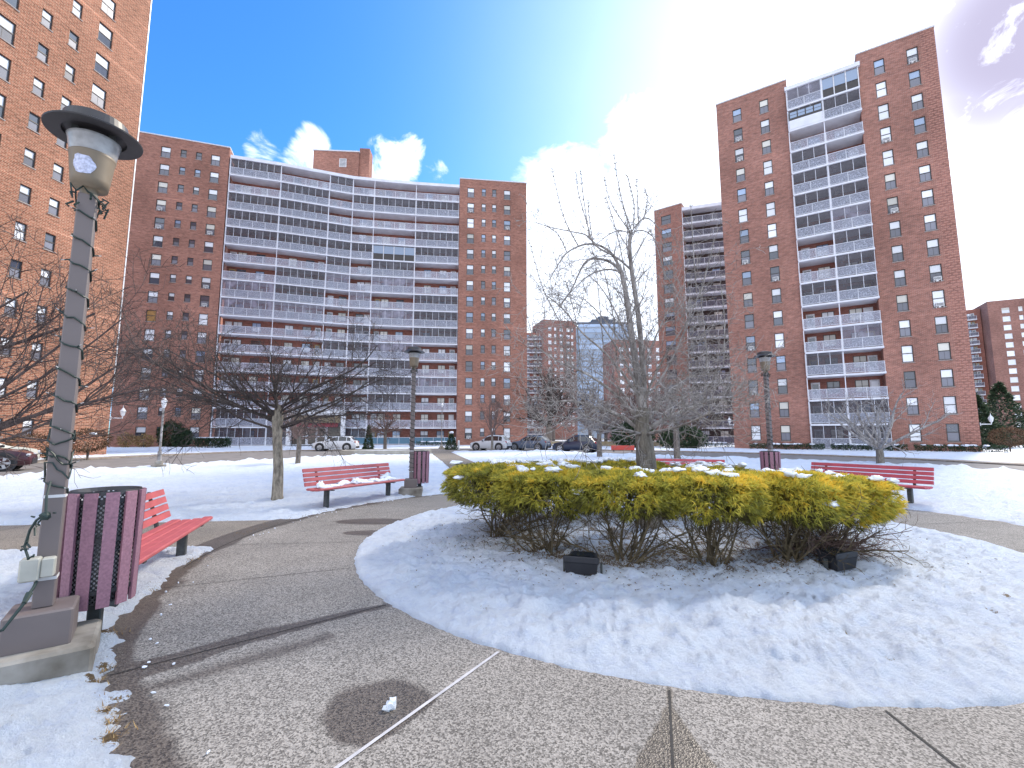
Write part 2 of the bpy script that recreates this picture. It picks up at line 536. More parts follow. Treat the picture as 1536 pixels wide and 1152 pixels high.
nt.links.new(nrm.outputs[0], n2.inputs["Vector"])
fine = math_n(nt, 'MULTIPLY', math_n(nt, 'ADD', n1.outputs["Fac"], -0.5), 2.2)
broad = math_n(nt, 'MULTIPLY', math_n(nt, 'ADD', n2.outputs["Fac"], -0.5), 1.5)
c_small = mapr(nt, math_n(nt, 'ADD', addall(small), math_n(nt, 'MULTIPLY', fine, 1.15)), 0.46, 1.12, 0, 1, True)
c_small = math_n(nt, 'MULTIPLY', c_small, mapr(nt, addall(small), 0.0, 0.3))
c_big = mapr(nt, math_n(nt, 'ADD', addall(big), math_n(nt, 'MULTIPLY', fine, 0.7)), 0.28, 0.95, 0, 1, True)
c_big = math_n(nt, 'MULTIPLY', c_big, mapr(nt, addall(big), 0.0, 0.25))
c_fill = mapr(nt, math_n(nt, 'ADD', addall(behind), broad), 0.35, 0.75, 0, 1, True)
vv_ = N(nt, "ShaderNodeVectorMath", operation='DOT_PRODUCT'); nt.links.new(nrm.outputs[0], vv_.inputs[0]); vv_.inputs[1].default_value = skydir(1420, 160)
veil = math_n(nt, 'POWER', mapr(nt, vv_.outputs["Value"], math.cos(R(74)), math.cos(R(8))), 5.5)
veil = math_n(nt, 'MULTIPLY', veil, mapr(nt, n2.outputs["Fac"], 0.3, 0.7, 0.86, 1.04))
cov = math_n(nt, 'MAXIMUM', math_n(nt, 'MAXIMUM', c_small, c_big), math_n(nt, 'MAXIMUM', c_fill, veil), clamp=True)
mauve = math_n(nt, 'MULTIPLY', addall([blob(1545, 40, 9.5, 1), blob(1500, 120, 6, .9), blob(1570, 150, 5, .9)]), mapr(nt, n1.outputs["Fac"], 0.22, 0.46))
cloudcol = mixc(nt, mauve, (8.9, 9.7, 11.2), (3.8, 3.6, 4.9))
glow = math_n(nt, 'MULTIPLY', blob(1480, -60, 20, 1.0), math_n(nt, 'SUBTRACT', 1.0, mauve, True))
sc_ = N(nt, "ShaderNodeVectorMath", operation='SCALE'); nt.links.new(cloudcol, sc_.inputs[0]); nt.links.new(math_n(nt, 'ADD', 1.0, glow), sc_.inputs[3])
cloudcol = sc_.outputs[0]
cap = nt.nodes.new("ShaderNodeMix"); cap.data_type = 'RGBA'; cap.blend_type = 'DARKEN'; cap.inputs[0].default_value = 1
nt.links.new(gel.outputs[2], cap.inputs[6]); cap.inputs[7].default_value = (2.9, 5.5, 8.4, 1)
cov = math_n(nt, 'MAXIMUM', cov, math_n(nt, 'MULTIPLY', mauve, 0.95))
final = mixc(nt, cov, cap.outputs[2], cloudcol)
nt.links.new(final, bg.inputs["Color"])

sl = bpy.data.lights.new("sun", 'SUN')
sl.energy = 2.7; sl.angle = R(7.0); sl.color = (1.0, 0.9, 0.76)
so = bpy.data.objects.new("sun", sl); link(so)
sd = Vector((math.sin(R(SUN_AZ)) * math.cos(R(SUN_EL)), math.cos(R(SUN_AZ)) * math.cos(R(SUN_EL)), math.sin(R(SUN_EL))))
so.rotation_euler = sd.to_track_quat('Z', 'Y').to_euler()
so.location = (30, 30, 60)
SC.view_settings.view_transform = 'Standard'
SC.view_settings.look = 'None'
SC.view_settings.exposure = 0.80
SC.view_settings.gamma = 1.0

# ------------------------------------------------------------------ ground: shape of paths, lawn, road
CX, CY, RI, RO = 2.43, 7.6, 4.75, 6.7


def poly_sd(P, poly):
    """signed distance of points P (n,2) to a closed polygon, positive inside"""
    poly = np.asarray(poly, float); n = len(poly)
    best = np.full(len(P), 1e9); inside = np.zeros(len(P), bool)
    for i in range(n):
        a = poly[i]; b = poly[(i + 1) % n]
        ab = b - a; t = np.clip(((P - a) @ ab) / (ab @ ab), 0, 1)
        d = np.linalg.norm(P - a - t[:, None] * ab, axis=1)
        best = np.minimum(best, d)
        cond = ((a[1] > P[:, 1]) != (b[1] > P[:, 1]))
        xint = (b[0] - a[0]) * (P[:, 1] - a[1]) / (b[1] - a[1] + 1e-12) + a[0]
        inside ^= cond & (P[:, 0] < xint)
    return np.where(inside, best, -best)


def smooth_poly(pts, it=2, closed=True):
    p = [np.array(q, float) for q in pts]
    for _ in range(it):
        q = []
        n = len(p)
        for i in range(n if closed else n - 1):
            a, b = p[i], p[(i + 1) % n]
            q += [a * .75 + b * .25, a * .25 + b * .75]
        if not closed: q = [p[0]] + q + [p[-1]]
        p = q
    return p


INNER = smooth_poly([(-20, 17.5), (-18.5, 23), (-15.5, 29.5), (-12.2, 37), (-8, 43.5), (-3, 46.5), (3, 46), (7, 41.5), (10.5, 37), (14.8, 32.7), (21.3, 26.5), (22.5, 19.6), (23, 10), (20, -8), (-10, -14), (-20, 0), (-21, 10)])
OUTER = smooth_poly([(-26.5, 20), (-28, 26), (-28.5, 33), (-26.5, 42), (-23, 48.5), (-14, 53.5), (0, 54.5), (9, 50.5), (20.5, 42.7), (26.6, 33), (27.5, 23), (28, 10), (24, -14), (-12, -22), (-27, -4), (-27.5, 10)])
SIDEWALK_OUT = smooth_poly([(-28.6, 20), (-30.4, 26), (-31, 34), (-29, 43), (-25, 50), (-15, 55.6), (0, 56.6), (10, 52.5), (22, 44.5), (28.5, 34.2), (29.6, 23), (30, 10), (26, -16), (-12, -24), (-29.4, -4), (-29.8, 10)])
LEFTPATH = [(-4.0, 6.85), (-9, 6.5), (-21, 5.4), (-21, 7.3), (-9, 8.42), (-4.0, 9.0)]
FARPATH = [(-0.9, 13.2), (-2.85, 22), (-5.3, 33), (-8.0, 44.5), (-8.8, 49), (-6.6, 49), (-5.9, 44.5), (-3.4, 33), (-1.0, 22), (1.0, 13.2)]


def snow_field(P):
    """height of the snow cover and how dark: bare ground plus painted hole shade, for plan points P"""
    x, y = P[:, 0], P[:, 1]
    r = np.hypot(x - CX, y - CY)
    nz1 = np.array([mn.noise(Vector((a * 1.1, b * 1.1, 3.1))) for a, b in P])
    nz2 = np.array([mn.noise(Vector((a * 4.2, b * 4.2, 9.3))) for a, b in P])
    nz3 = np.array([mn.noise(Vector((a * 13., b * 13., 5.7))) for a, b in P])
    nz5 = np.array([mn.noise(Vector((a * 27., b * 27., 2.2))) if a * a + b * b < 130 else 0.0 for a, b in P])
    nz4 = np.array([mn.noise(Vector((a * 0.35, b * 0.35, 1.7))) for a, b in P])
    isl = RI - r + 0.015 * nz3 + 0.012 * nz2
    lawn = poly_sd(P, INNER) + 0.22 * nz2 + 0.1 * nz3
    lawn = np.minimum(lawn, r - RO + 0.03 + 0.13 * nz2 + 0.07 * nz3 + 0.07 * nz1)
    lp = -poly_sd(P, LEFTPATH) + 0.08 * nz2 + 0.05 * nz3
    fp = -poly_sd(P, FARPATH) + 0.08 * nz2 + 0.05 * nz3
    lawn = np.minimum(lawn, np.minimum(lp, fp))
    out = -poly_sd(P, SIDEWALK_OUT) + 0.3 * nz2 + 0.25 * nz1
    isisl = isl > -0.3
    d = np.where(isisl, isl, np.maximum(lawn, out))
    ew = np.where(isisl, 0.07, 0.14)
    e = np.clip((d + ew * 0.3) / (1.3 * ew), 0, 1); e = e * e * (3 - 2 * e)
    base = np.where(isisl, 0.045 + 0.035 * np.clip(isl / 2.5, 0, 1), 0.06)
    # trodden dents
    dents = np.zeros(len(P))
    rg = random.Random(5)
    for _ in range(330):
        a = rg.uniform(0, 2 * math.pi); rr = rg.uniform(1.0, 4.5) if rg.random() < .62 else rg.uniform(6.9, 12)
        cx, cy = CX + rr * math.cos(a), CY + rr * math.sin(a)
        an = rg.uniform(-0.6, 1.0); L = rg.uniform(.10, .2); W = rg.uniform(.05, .09)
        dx, dy = x - cx, y - cy
        q = ((dx * math.cos(an) + dy * math.sin(an)) / L) ** 2 + ((-dx * math.sin(an) + dy * math.cos(an)) / W) ** 2
        dents -= rg.uniform(.025, .06) * np.exp(-q)
    # a ploughed ridge of snow by the road
    ridge = 0.10 * np.exp(-((poly_sd(P, INNER) - 0.5) / 0.45) ** 2) * np.clip(0.7 + nz2 + nz1, 0, 2) * (y > 14)
    h = base - 0.02 + 0.035 * nz1 + 0.03 * nz4 + 0.085 * np.abs(nz2) + 0.052 * np.abs(nz3) + 0.016 * nz5 * np.clip(1 + 2 * nz1, .2, 1.6) + np.clip(dents, -0.05, 0) + ridge
    h = np.maximum(h, 0.02)
    h = h * (0.34 + 0.66 * np.clip(d / 0.55, 0, 1) ** 0.8)
    h = np.where(e > 0, -0.05 + (h + 0.05) * e, -0.05)
    bare = np.zeros(len(P))
    # worn grass along the outer kerb of the paths
    edge = np.where(isisl, 0, np.exp(-np.clip(lawn, 0, 9) / 0.10)) * (lawn > -0.1)
    bare = np.maximum(bare, edge * np.clip(0.35 + 1.3 * nz1 + 0.9 * nz2, 0, 1) * 0.95)
    for (bx, by, br) in ((-3.2, 3.83, .11), (-2.78, 3.28, .05), (-2.7, 3.12, .06), (-2.36, 2.82, .07), (-2.24, 2.71, .05), (-2.12, 2.58, .07), (-4.1, 6.05, .12), (5.5, 5.05, .10), (4.75, 4.57, .06)):
        bare = np.maximum(bare, np.clip(1.1 - np.hypot(x - bx, (y - by)) / br + nz3 * 0.9, 0, 1))
    for _ in range(120):  # dark specks painted as the shaded small holes in the snow
        a = rg.uniform(0, 2 * math.pi); rr = rg.uniform(1.5, 4.6) if rg.random() < .55 else rg.uniform(6.9, 13)
        bx, by = CX + rr * math.cos(a), CY + rr * math.sin(a); br = rg.uniform(.012, .05); an = rg.uniform(-.6, .9); el = rg.uniform(1.2, 2.6)
        if by < 1.5: continue
        near = np.nonzero((np.abs(x - bx) < .3) & (np.abs(y - by) < .3))[0]
        dx, dy = x[near] - bx, y[near] - by
        qq = np.hypot((dx * np.cos(an) + dy * np.sin(an)) / (br * el), (-dx * np.sin(an) + dy * np.cos(an)) / br)
        v_ = np.clip(1.3 - qq + .5 * nz5[near], 0, 1)
        bare[near] = np.maximum(bare[near], v_ * .75); h[near] -= .035 * v_
    # ground under the hedge, strewn with needles and soil
    q = np.hypot((x - 2.3) / 3.15, (y - 7.4) / 2.3)
    under = np.clip((1.02 - q) * 5.5, 0, 1) * np.clip(0.56 + 0.5 * nz2 + 0.75 * nz3 + 0.5 * nz5 + 0.5 * nz1, 0, 1)
    bare = np.maximum(bare, under * 0.82)
    h = h - 0.03 * np.where(isisl, bare, 0)
    return h, bare


rs = [1.3]
while rs[-1] < 120: rs.append(rs[-1] * (1.0095 if rs[-1] < 16 else 1.016))
azs = np.linspace(R(-66), R(66), 420)
rs = np.array(rs)
A2, R2 = np.meshgrid(azs, rs)
P = np.stack([(R2 * np.sin(A2)).ravel(), (R2 * np.cos(A2)).ravel()], 1)
H, BARE = snow_field(P)
nr, na = R2.shape
V = np.column_stack([P, H])
idx = np.arange(nr * na).reshape(nr, na)
q = np.stack([idx[:-1, :-1], idx[:-1, 1:], idx[1:, 1:], idx[1:, :-1]], -1).reshape(-1, 4)
keep = (H[q].max(1) > -0.045)
q = q[keep]
used = np.unique(q); remap = np.full(nr * na, -1); remap[used] = np.arange(len(used))
V = V[used]; q = remap[q]; Bv = BARE[used]
me = bpy.data.meshes.new("snow")
me.from_pydata(V.tolist(), [], q[:, ::-1].tolist())
me.polygons.foreach_set("use_smooth", [True] * len(q))
ca = me.color_attributes.new("tint", 'FLOAT_COLOR', 'POINT')
arr = np.ones((len(V), 4), np.float32); arr[:, :3] = Bv[:, None]
ca.data.foreach_set("color", arr.ravel())
m, nt, p = new_mat('snow')
tc = N(nt, "ShaderNodeTexCoord")
a_ = N(nt, "ShaderNodeAttribute"); a_.attribute_name = "tint"
nz = N(nt, "ShaderNodeTexNoise", i_Scale=48.0, i_Detail=8.0, i_Roughness=0.75)
nt.links.new(tc.outputs["Object"], nz.inputs["Vector"])
nb = N(nt, "ShaderNodeTexNoise", i_Scale=1.3, i_Detail=6.0)
nt.links.new(tc.outputs["Object"], nb.inputs["Vector"])
relief_tone = N(nt, "ShaderNodeTexNoise", i_Scale=6.5, i_Detail=10.0, i_Roughness=0.72, i_Distortion=0.5)
nt.links.new(tc.outputs["Object"], relief_tone.inputs["Vector"])
snowc = mixc(nt, mapr(nt, nb.outputs["Fac"], 0.35, 0.65), (0.85, 0.91, 0.995), (0.77, 0.85, 0.98))
snowc = mixc(nt, mapr(nt, relief_tone.outputs["Fac"], 0.50, 0.72, 0, 0.75), snowc, (0.60, 0.69, 0.90))  # darker noise patches painted in place of shading on small relief
soil = mixc(nt, mapr(nt, nz.outputs["Fac"], 0.35, 0.65), (0.05, 0.035, 0.025), (0.28, 0.185, 0.085))
bf = mapr(nt, math_n(nt, 'ADD', a_.outputs["Fac"], math_n(nt, 'MULTIPLY', math_n(nt, 'ADD', nz.outputs["Fac"], -0.5), 3.2)), 0.55, 0.68)
nt.links.new(mixc(nt, bf, snowc, soil), p.inputs["Base Color"])
p.inputs["Roughness"].default_value = 0.55
p.inputs["Specular IOR Level"].default_value = 0.3
nf = N(nt, "ShaderNodeTexNoise", i_Scale=5.0, i_Detail=12.0, i_Roughness=0.76)
nt.links.new(tc.outputs["Object"], nf.inputs["Vector"])
b = N(nt, "ShaderNodeBump", i_Strength=1.0, i_Distance=0.16)
nt.links.new(nf.outputs["Fac"], b.inputs["Height"]); nt.links.new(b.outputs[0], p.inputs["Normal"])
me.materials.append(m)
tag(place("snow", me), kind="structure")


def concrete(name, light, dark, wetc, edge_tone=1.0):
    m, nt, p = new_mat(name)
    tc = N(nt, "ShaderNodeTexCoord")
    vo = N(nt, "ShaderNodeTexVoronoi", i_Scale=105.0); vo.feature = 'F1'
    nt.links.new(tc.outputs["Object"], vo.inputs["Vector"])
    nz = N(nt, "ShaderNodeTexNoise", i_Scale=150.0, i_Detail=3.0, i_Roughness=0.75)
    nt.links.new(tc.outputs["Object"], nz.inputs["Vector"])
    nb = N(nt, "ShaderNodeTexNoise", i_Scale=1.1, i_Detail=6.0, i_Roughness=0.6)
    nt.links.new(tc.outputs["Object"], nb.inputs["Vector"])
    sc = N(nt, "ShaderNodeSeparateColor"); nt.links.new(vo.outputs["Color"], sc.inputs[0])
    f = math_n(nt, 'ADD', math_n(nt, 'MULTIPLY', sc.outputs[0], 0.55), math_n(nt, 'MULTIPLY', nz.outputs["Fac"], 0.65))
    f = mapr(nt, f, 0.36, 0.80)
    c = mixc(nt, f, dark, light)
    g = mapr(nt, nb.outputs["Fac"], 0.3, 0.7, 0.82, 1.12)
    mx = nt.nodes.new("ShaderNodeMix"); mx.data_type = 'RGBA'; mx.blend_type = 'MULTIPLY'; mx.inputs[0].default_value = 1
    cb = N(nt, "ShaderNodeCombineColor")
    for k in range(3): nt.links.new(g, cb.inputs[k])
    nt.links.new(c, mx.inputs[6]); nt.links.new(cb.outputs[0], mx.inputs[7])
    a_ = N(nt, "ShaderNodeAttribute"); a_.attribute_name = "tint"
    wet = mapr(nt, math_n(nt, 'ADD', a_.outputs["Fac"], math_n(nt, 'MULTIPLY', math_n(nt, 'ADD', nz.outputs["Fac"], -0.5), 0.35)), 0.3, 0.7, 0, 1, True)
    wm = nt.nodes.new("ShaderNodeMix"); wm.data_type = 'RGBA'; wm.blend_type = 'MULTIPLY'
    nt.links.new(wet, wm.inputs[0]); nt.links.new(mx.outputs[2], wm.inputs[6]); wm.inputs[7].default_value = (*wetc, 1)
    nt.links.new(wm.outputs[2], p.inputs["Base Color"])
    nt.links.new(mapr(nt, wet, 0, 1, 0.85, 0.42), p.inputs["Roughness"])
    b = N(nt, "ShaderNodeBump", i_Strength=0.5, i_Distance=0.006)
    nt.links.new(vo.outputs["Distance"], b.inputs["Height"]); nt.links.new(b.outputs[0], p.inputs["Normal"])
    return m


M['path'] = concrete('path_concrete', (0.37, 0.335, 0.30), (0.09, 0.08, 0.07), (0.46, 0.42, 0.38))
M['path2'] = concrete('branch_concrete', (0.31, 0.27, 0.225), (0.12, 0.10, 0.087), (0.4, 0.35, 0.3))
M['asphalt'] = simple('asphalt', (0.24, 0.22, 0.21), 0.85, scale=1.2, col2=(0.15, 0.14, 0.138), detail=8)
M['walk'] = simple('walk_concrete', (0.33, 0.29, 0.25), 0.9, scale=1.0, col2=(0.23, 0.19, 0.155), detail=8)
M['kerb'] = simple('kerb_stone', (0.36, 0.32, 0.28), 0.9, scale=3, col2=(0.20, 0.15, 0.11))
M['joint'] = simple('joint', (0.04, 0.036, 0.033), 0.9)
M['caulk'] = simple('caulk', (0.50, 0.48, 0.49), 0.7, var=0.12, scale=12)

mb = MB()
mb.face([(-1500, -1500, -0.16), (1500, -1500, -0.16), (1500, 1500, -0.16), (-1500, 1500, -0.16)])
tag(mb.build("ground", simple('ground_snow', (0.62, 0.63, 0.66), 0.8, scale=0.05, col2=(0.40, 0.37, 0.34), detail=8)), kind="structure")


def flat_poly(name, poly, z, mt):
    mb = MB(); mb.face([(a, b, z) for a, b in poly]); return tag(mb.build(name, mt), kind="structure")


def ring_between(name, A, B, z, mt):
    """flat strip between two closed outlines with the same number of points"""
    mb = MB(); n = len(A)
    for i in range(n):
        j = (i + 1) % n
        mb.face([(A[i][0], A[i][1], z), (B[i][0], B[i][1], z), (B[j][0], B[j][1], z), (A[j][0], A[j][1], z)][::-1])
    return tag(mb.build(name, mt), kind="structure")


IN2 = [(q - np.array((0., 15.))) * 0.985 + np.array((0., 15.)) for q in INNER]
OUTK = OUTER
n_in, n_out = len(INNER), len(OUTER)
# the road: a strip sampled by angle round the lawn
def by_angle(poly, n=160, c=(0, 20)):
    poly = np.asarray(poly); res = []
    for k in range(n):
        a = 2 * math.pi * k / n; d = np.array((math.sin(a), math.cos(a)))
        best = 0
        for i in range(len(poly)):
            p0 = poly[i] - c; p1 = poly[(i + 1) % len(poly)] - c
            e = p1 - p0; den = d[0] * e[1] - d[1] * e[0]
            if abs(den) < 1e-9: continue
            t = (p0[0] * e[1] - p0[1] * e[0]) / den; u = (p0[0] * d[1] - p0[1] * d[0]) / den
            if t > 0 and -1e-6 <= u <= 1 + 1e-6: best = max(best, t)
        res.append(np.array(c) + d * best)
    return res


a_in = by_angle([(q - np.array((0., 20.))) * 0.97 + np.array((0., 20.)) for q in INNER])
a_out, a_walk = by_angle(OUTER), by_angle([(q - np.array((0., 20.))) * 1.03 + np.array((0., 20.)) for q in SIDEWALK_OUT])
ring_between("road", a_in, a_out, -0.03, M['asphalt'])
mb = MB(); n = len(a_out)
for i in range(n):          # kerb face, kerb top, pavement
    j = (i + 1) % n
    def off(q, k): d = (q - np.array((0., 20.))); return q + d / np.linalg.norm(d) * k
    o0, o1, k0, k1 = a_out[i], a_out[j], off(a_out[i], .16), off(a_out[j], .16)
    mb.face([(o0[0], o0[1], -.03), (o0[0], o0[1], .05), (o1[0], o1[1], .05), (o1[0], o1[1], -.03)])
    mb.face([(o0[0], o0[1], .05), (k0[0], k0[1], .05), (k1[0], k1[1], .05), (o1[0], o1[1], .05)])
tag(mb.build("kerb", M['kerb']), kind="structure")
ring_between("pavement", [np.array(off(q, .16)) for q in a_out], a_walk, 0.012, M['walk'])

# ring path with wet marks stored per vertex
na_, nr_ = 900, 50
vv, tt = [], []
a0 = math.atan2(2.9 - CY, -0.69 - CX)
wetp = Vector((-0.78, 2.88))
for i in range(na_):
    a = 2 * math.pi * i / na_
    for j in range(nr_):
        r = (RI - 0.12) + (RO + 0.5 - RI) * j / (nr_ - 1)
        x, y = CX + r * math.cos(a), CY + r * math.sin(a)
        vv.append((x, y, 0.0))
        t = 0.0
        if y < 14 and x < 12:
            n1 = mn.noise(Vector((x * 1.6, y * 1.6, 0))); n2 = mn.noise(Vector((x * 6, y * 6, 2)))
            # damp outer edge beside the snow on the left
            if x < CX:
                t = max(t, 1.15 - (RO - r) / (0.16 + 0.18 * n1 + (0.10 if y < 5.6 else 0.0)) + 0.25 * n2)
            # dark round patch about the ice
            dx, dy = x - wetp.x, y - wetp.y
            q_ = math.hypot((dx * .8 - dy * .6) / 0.36, (dx * .6 + dy * .8) / 0.31)
            side = (x + 0.11) * (-4.07) - (y - 3.53) * (-2.54)     # which side of the pale joint
            if side > 0: t = max(t, 0.5 + (1.0 - q_ - .1 * n1) * 1.9 + 0.3 * n2)
            # melt stream running down across the slab
            ux, uy = math.cos(R(-139.7)), math.sin(R(-139.7)); px_, py_ = CX + 4.8 * ux, CY + 4.8 * uy
            s = (x - px_) * ux + (y - py_) * uy; l = -(x - px_) * uy + (y - py_) * ux + 0.03 * math.sin(s * 2.3)
            if -0.1 < s < 2.2: t = max(t, 0.5 + (0.055 + 0.05 * s - abs(l + 0.03 * n1 + .03 * n2)) * 13)
            s2 = s - 0.15; l2 = l - 0.33
            if 0.4 < s2 < 1.6: t = max(t, 0.28 + (0.16 - abs(l2 + .1 * n1)) * 2.2)
            # wedge under the radial joint
            jx, jy = 0.994, 3.07; s = -(y - jy); l = (x - jx) + 0.317 * s
            if s > -0.05: t = max(t, 0.5 + (0.02 + (max(0, s - 0.16)) * 0.36 - abs(l + 0.02 * n2)) * 20)
            # small ponds by the far bench
            for (ex, ey, ea, eb) in ((-2.55, 8.75, .75, .30), (-2.35, 7.75, .45, .2)):
                t = max(t, 0.5 + (1 - math.hypot((x - ex) / ea, (y - ey) / eb)) * 3 + .15 * n2)
            t = max(t, 0.40 * max(0, n1 + 0.2))
        tt.append(min(1, max(0, t)))
ff = []
for i in range(na_):
    for j in range(nr_ - 1):
        a = i * nr_ + j; b = ((i + 1) % na_) * nr_ + j
        ff.append((a, a + 1, b + 1, b))
me = bpy.data.meshes.new("path")
me.from_pydata(vv, [], ff)
ca = me.color_attributes.new("tint", 'FLOAT_COLOR', 'POINT')
arr = np.ones((len(vv), 4), np.float32); arr[:, :3] = np.array(tt)[:, None]; ca.data.foreach_set("color", arr.ravel())
me.materials.append(M['path'])
tag(place("ring_path", me), kind="structure")
flat_poly("side_path", [(a, b) for a, b in LEFTPATH[::-1]], -0.008, M['path2'])
flat_poly("far_path", [(a, b) for a, b in FARPATH[::-1]], -0.012, M['path2'])

mb = MB()


def strip(mb, p0, p1, w, z):
    a = Vector(p0); b = Vector(p1); d = (b - a).normalized(); n = Vector((-d.y, d.x)) * w / 2
    mb.face([(*(a - n), z), (*(b - n), z), (*(b + n), z), (*(a + n), z)])


for dg, wd in ((-93, .016), (-107.6, .013), (-139.7, .012), (-157, .008), (-174, .008), (169, .007), (150, .007), (-78, .012), (-63, .012), (-30, .01), (10, .01), (-46, .01), (-12, .01), (30, .01), (60, .01)):
    ang = R(dg)
    strip(mb, (CX + RI * math.cos(ang), CY + RI * math.sin(ang)), (CX + 6.72 * math.cos(ang), CY + 6.72 * math.sin(ang)), wd, 0.004)
for k in range(120):
    a, b = R(150 + 0.55 * k), R(150 + 0.55 * (k + 1))
    if 160 < 150 + .55 * k < 196:
        strip(mb, (CX + 6.68 * math.cos(a), CY + 6.68 * math.sin(a)), (CX + 6.68 * math.cos(b), CY + 6.68 * math.sin(b)), 0.014, 0.004)
for t in (-11.5, -8.6): strip(mb, (t, 6.0), (t - .1, 8.6), 0.014, -0.004)
tag(mb.build("path_joints", M['joint']), kind="structure")
mb = MB()
ang = R(-93 - 14.6 * 2)
p0 = Vector((CX + RI * math.cos(ang), CY + RI * math.sin(ang))); p1 = Vector((CX + 6.72 * math.cos(ang), CY + 6.72 * math.sin(ang)))
d = (p1 - p0) / 12
for k in range(12):
    strip(mb, p0 + d * k, p0 + d * (k + 1), 0.019 + 0.006 * rnd.random(), 0.005)
tag(mb.build("joint_sealant", M['caulk']), kind="structure")

# ------------------------------------------------------------------ buildings
FL = 2.677


class Facade:
    """places parts of a building along one straight front: s along it, y into the building, z up"""
    def __init__(self, root, P0, P1):
        self.root = root
        P0 = Vector(P0); P1 = Vector(P1)
        self.o = P0 - Vector((root.location.x, root.location.y))
        d = P1 - P0
        self.L = d.length; self.a = math.atan2(d.y, d.x); self.d = d.normalized(); self.n = Vector((-self.d.y, self.d.x))

    def pt(self, s, y, z):
        q = self.o + self.d * s + self.n * y
        return (q.x, q.y, z)

    def put(self, name, mesh, s, y, z):
        return place(name, mesh, self.root, self.pt(s, y, z), self.a)


def wall_block(fc, holes, z0, z1, depth, mats, s0=0.0, s1=None, dotfrom=None, reveal=0.14):
    """a brick wing: front pierced by the window openings, two flanks, back and roof, as one mesh in facade axes"""
    s1 = fc.L if s1 is None else s1
    xs = sorted({s0, s1, *[h[0] for h in holes], *[h[1] for h in holes], *([dotfrom] if dotfrom else [])})
    zs = sorted({z0, z1, *[h[2] for h in holes], *[h[3] for h in holes]})
    hs_ = {}
    for h in holes: hs_.setdefault((round(h[0], 3)), []).append(h)
    mb = MB()
    for i in range(len(xs) - 1):
        for k in range(len(zs) - 1):
            cx, cz = (xs[i] + xs[i + 1]) / 2, (zs[k] + zs[k + 1]) / 2
            if any(h[0] < cx < h[1] and h[2] < cz < h[3] for h in holes): continue
            mi = 1 if dotfrom and cx > dotfrom else 0
            mb.face([(xs[i], 0, zs[k]), (xs[i + 1], 0, zs[k]), (xs[i + 1], 0, zs[k + 1]), (xs[i], 0, zs[k + 1])], mi)
    for (a, b, c, d) in holes:
        r = reveal
        mb.face([(a, 0, c), (a, r, c), (b, r, c), (b, 0, c)][::-1]); mb.face([(a, 0, d), (a, r, d), (b, r, d), (b, 0, d)])
        mb.face([(a, 0, c), (a, 0, d), (a, r, d), (a, r, c)][::-1]); mb.face([(b, 0, c), (b, 0, d), (b, r, d), (b, r, c)])
    mb.face([(s0, depth, z0), (s0, 0, z0), (s0, 0, z1), (s0, depth, z1)])
    mb.face([(s1, 0, z0), (s1, depth, z0), (s1, depth, z1), (s1, 0, z1)])
    mb.face([(s1, depth, z0), (s0, depth, z0), (s0, depth, z1), (s1, depth, z1)])
    mb.face([(s0, 0, z1), (s1, 0, z1), (s1, depth, z1), (s0, depth, z1)])
    return place("wall", mb.mesh("wall", mats, uv=True), fc.root, fc.pt(0, 0, 0), fc.a)


def coping(fc, z, s0, s1, depth, dark=True):
    mb = MB()
    mb.box(s0 - .06, -.06, z, s1 + .06, .3, z + .16)
    mb.box(s0 - .06, .3, z, s0 + .3, depth, z + .16)
    mb.box(s1 - .3, .3, z, s1 + .06, depth, z + .16)
    return place("coping", mb.mesh("coping", M['coping']), fc.root, fc.pt(0, 0, 0), fc.a)


WCACHE = {}


def window_mesh(w, h, kind, frame='frame'):
    key = (round(w, 2), round(h, 2), kind, frame)
    if key in WCACHE: return WCACHE[key]
    up, lo = {'a': ('blind', 'screen'), 'b': ('blind', 'blind'), 'c': ('glass', 'screen'), 'd': ('curtain', 'screen'), 'e': ('blind', 'glass'),
              'f': ('skyglass', 'glass'), 'g': ('curtain', 'blind'), 'h': ('skyglass', 'screen'), 'o': ('board', 'board')}[kind]
    mats = [M[frame], M[up], M[lo], M['sill']]
    mb = MB()
    t = 0.075; hm = h * 0.52
    mb.box(0, .07, 0, t, .14, h); mb.box(w - t, .07, 0, w, .14, h)
    mb.box(t, .07, h - t, w - t, .14, h); mb.box(t, .07, 0, w - t, .14, t)
    mb.box(t, .06, hm - .035, w - t, .14, hm + .035)
    mb.face([(t, .115, hm + .035), (w - t, .115, hm + .035), (w - t, .115, h - t), (t, .115, h - t)], 1)
    mb.face([(t, .095, t), (w - t, .095, t), (w - t, .095, hm - .035), (t, .095, hm - .035)], 2)
    if kind in 'ad' and w > .9:
        mb.box(w * .5 - .012, .088, t, w * .5 + .012, .095, hm - .035, 0)
    mb.box(-.06, -.045, -.075, w + .06, .069, -.004, 3)
    me = mb.mesh("window", mats)
    WCACHE[key] = me
    return me


def ac_mesh():
    mb = MB()
    mb.bevbox(-.31, -.30, .0, .31, .08, .36, .02, 0)
    mb.box(-.25, -.306, .05, .25, -.30, .30, 1)
    for k in range(6): mb.box(-.25, -.312, .065 + k * .042, .25, -.306, .078 + k * .042, 0)
    mb.box(-.30, -.22, -.17, -.26, -.16, 0, 0); mb.box(.26, -.22, -.17, .30, -.16, 0, 0)
    mb.box(-.12, -.26, -.12, .06, -.1, 0, 0)
    return mb.mesh("air_conditioner", [M['ac'], M['acdark']])


AC = ac_mesh()


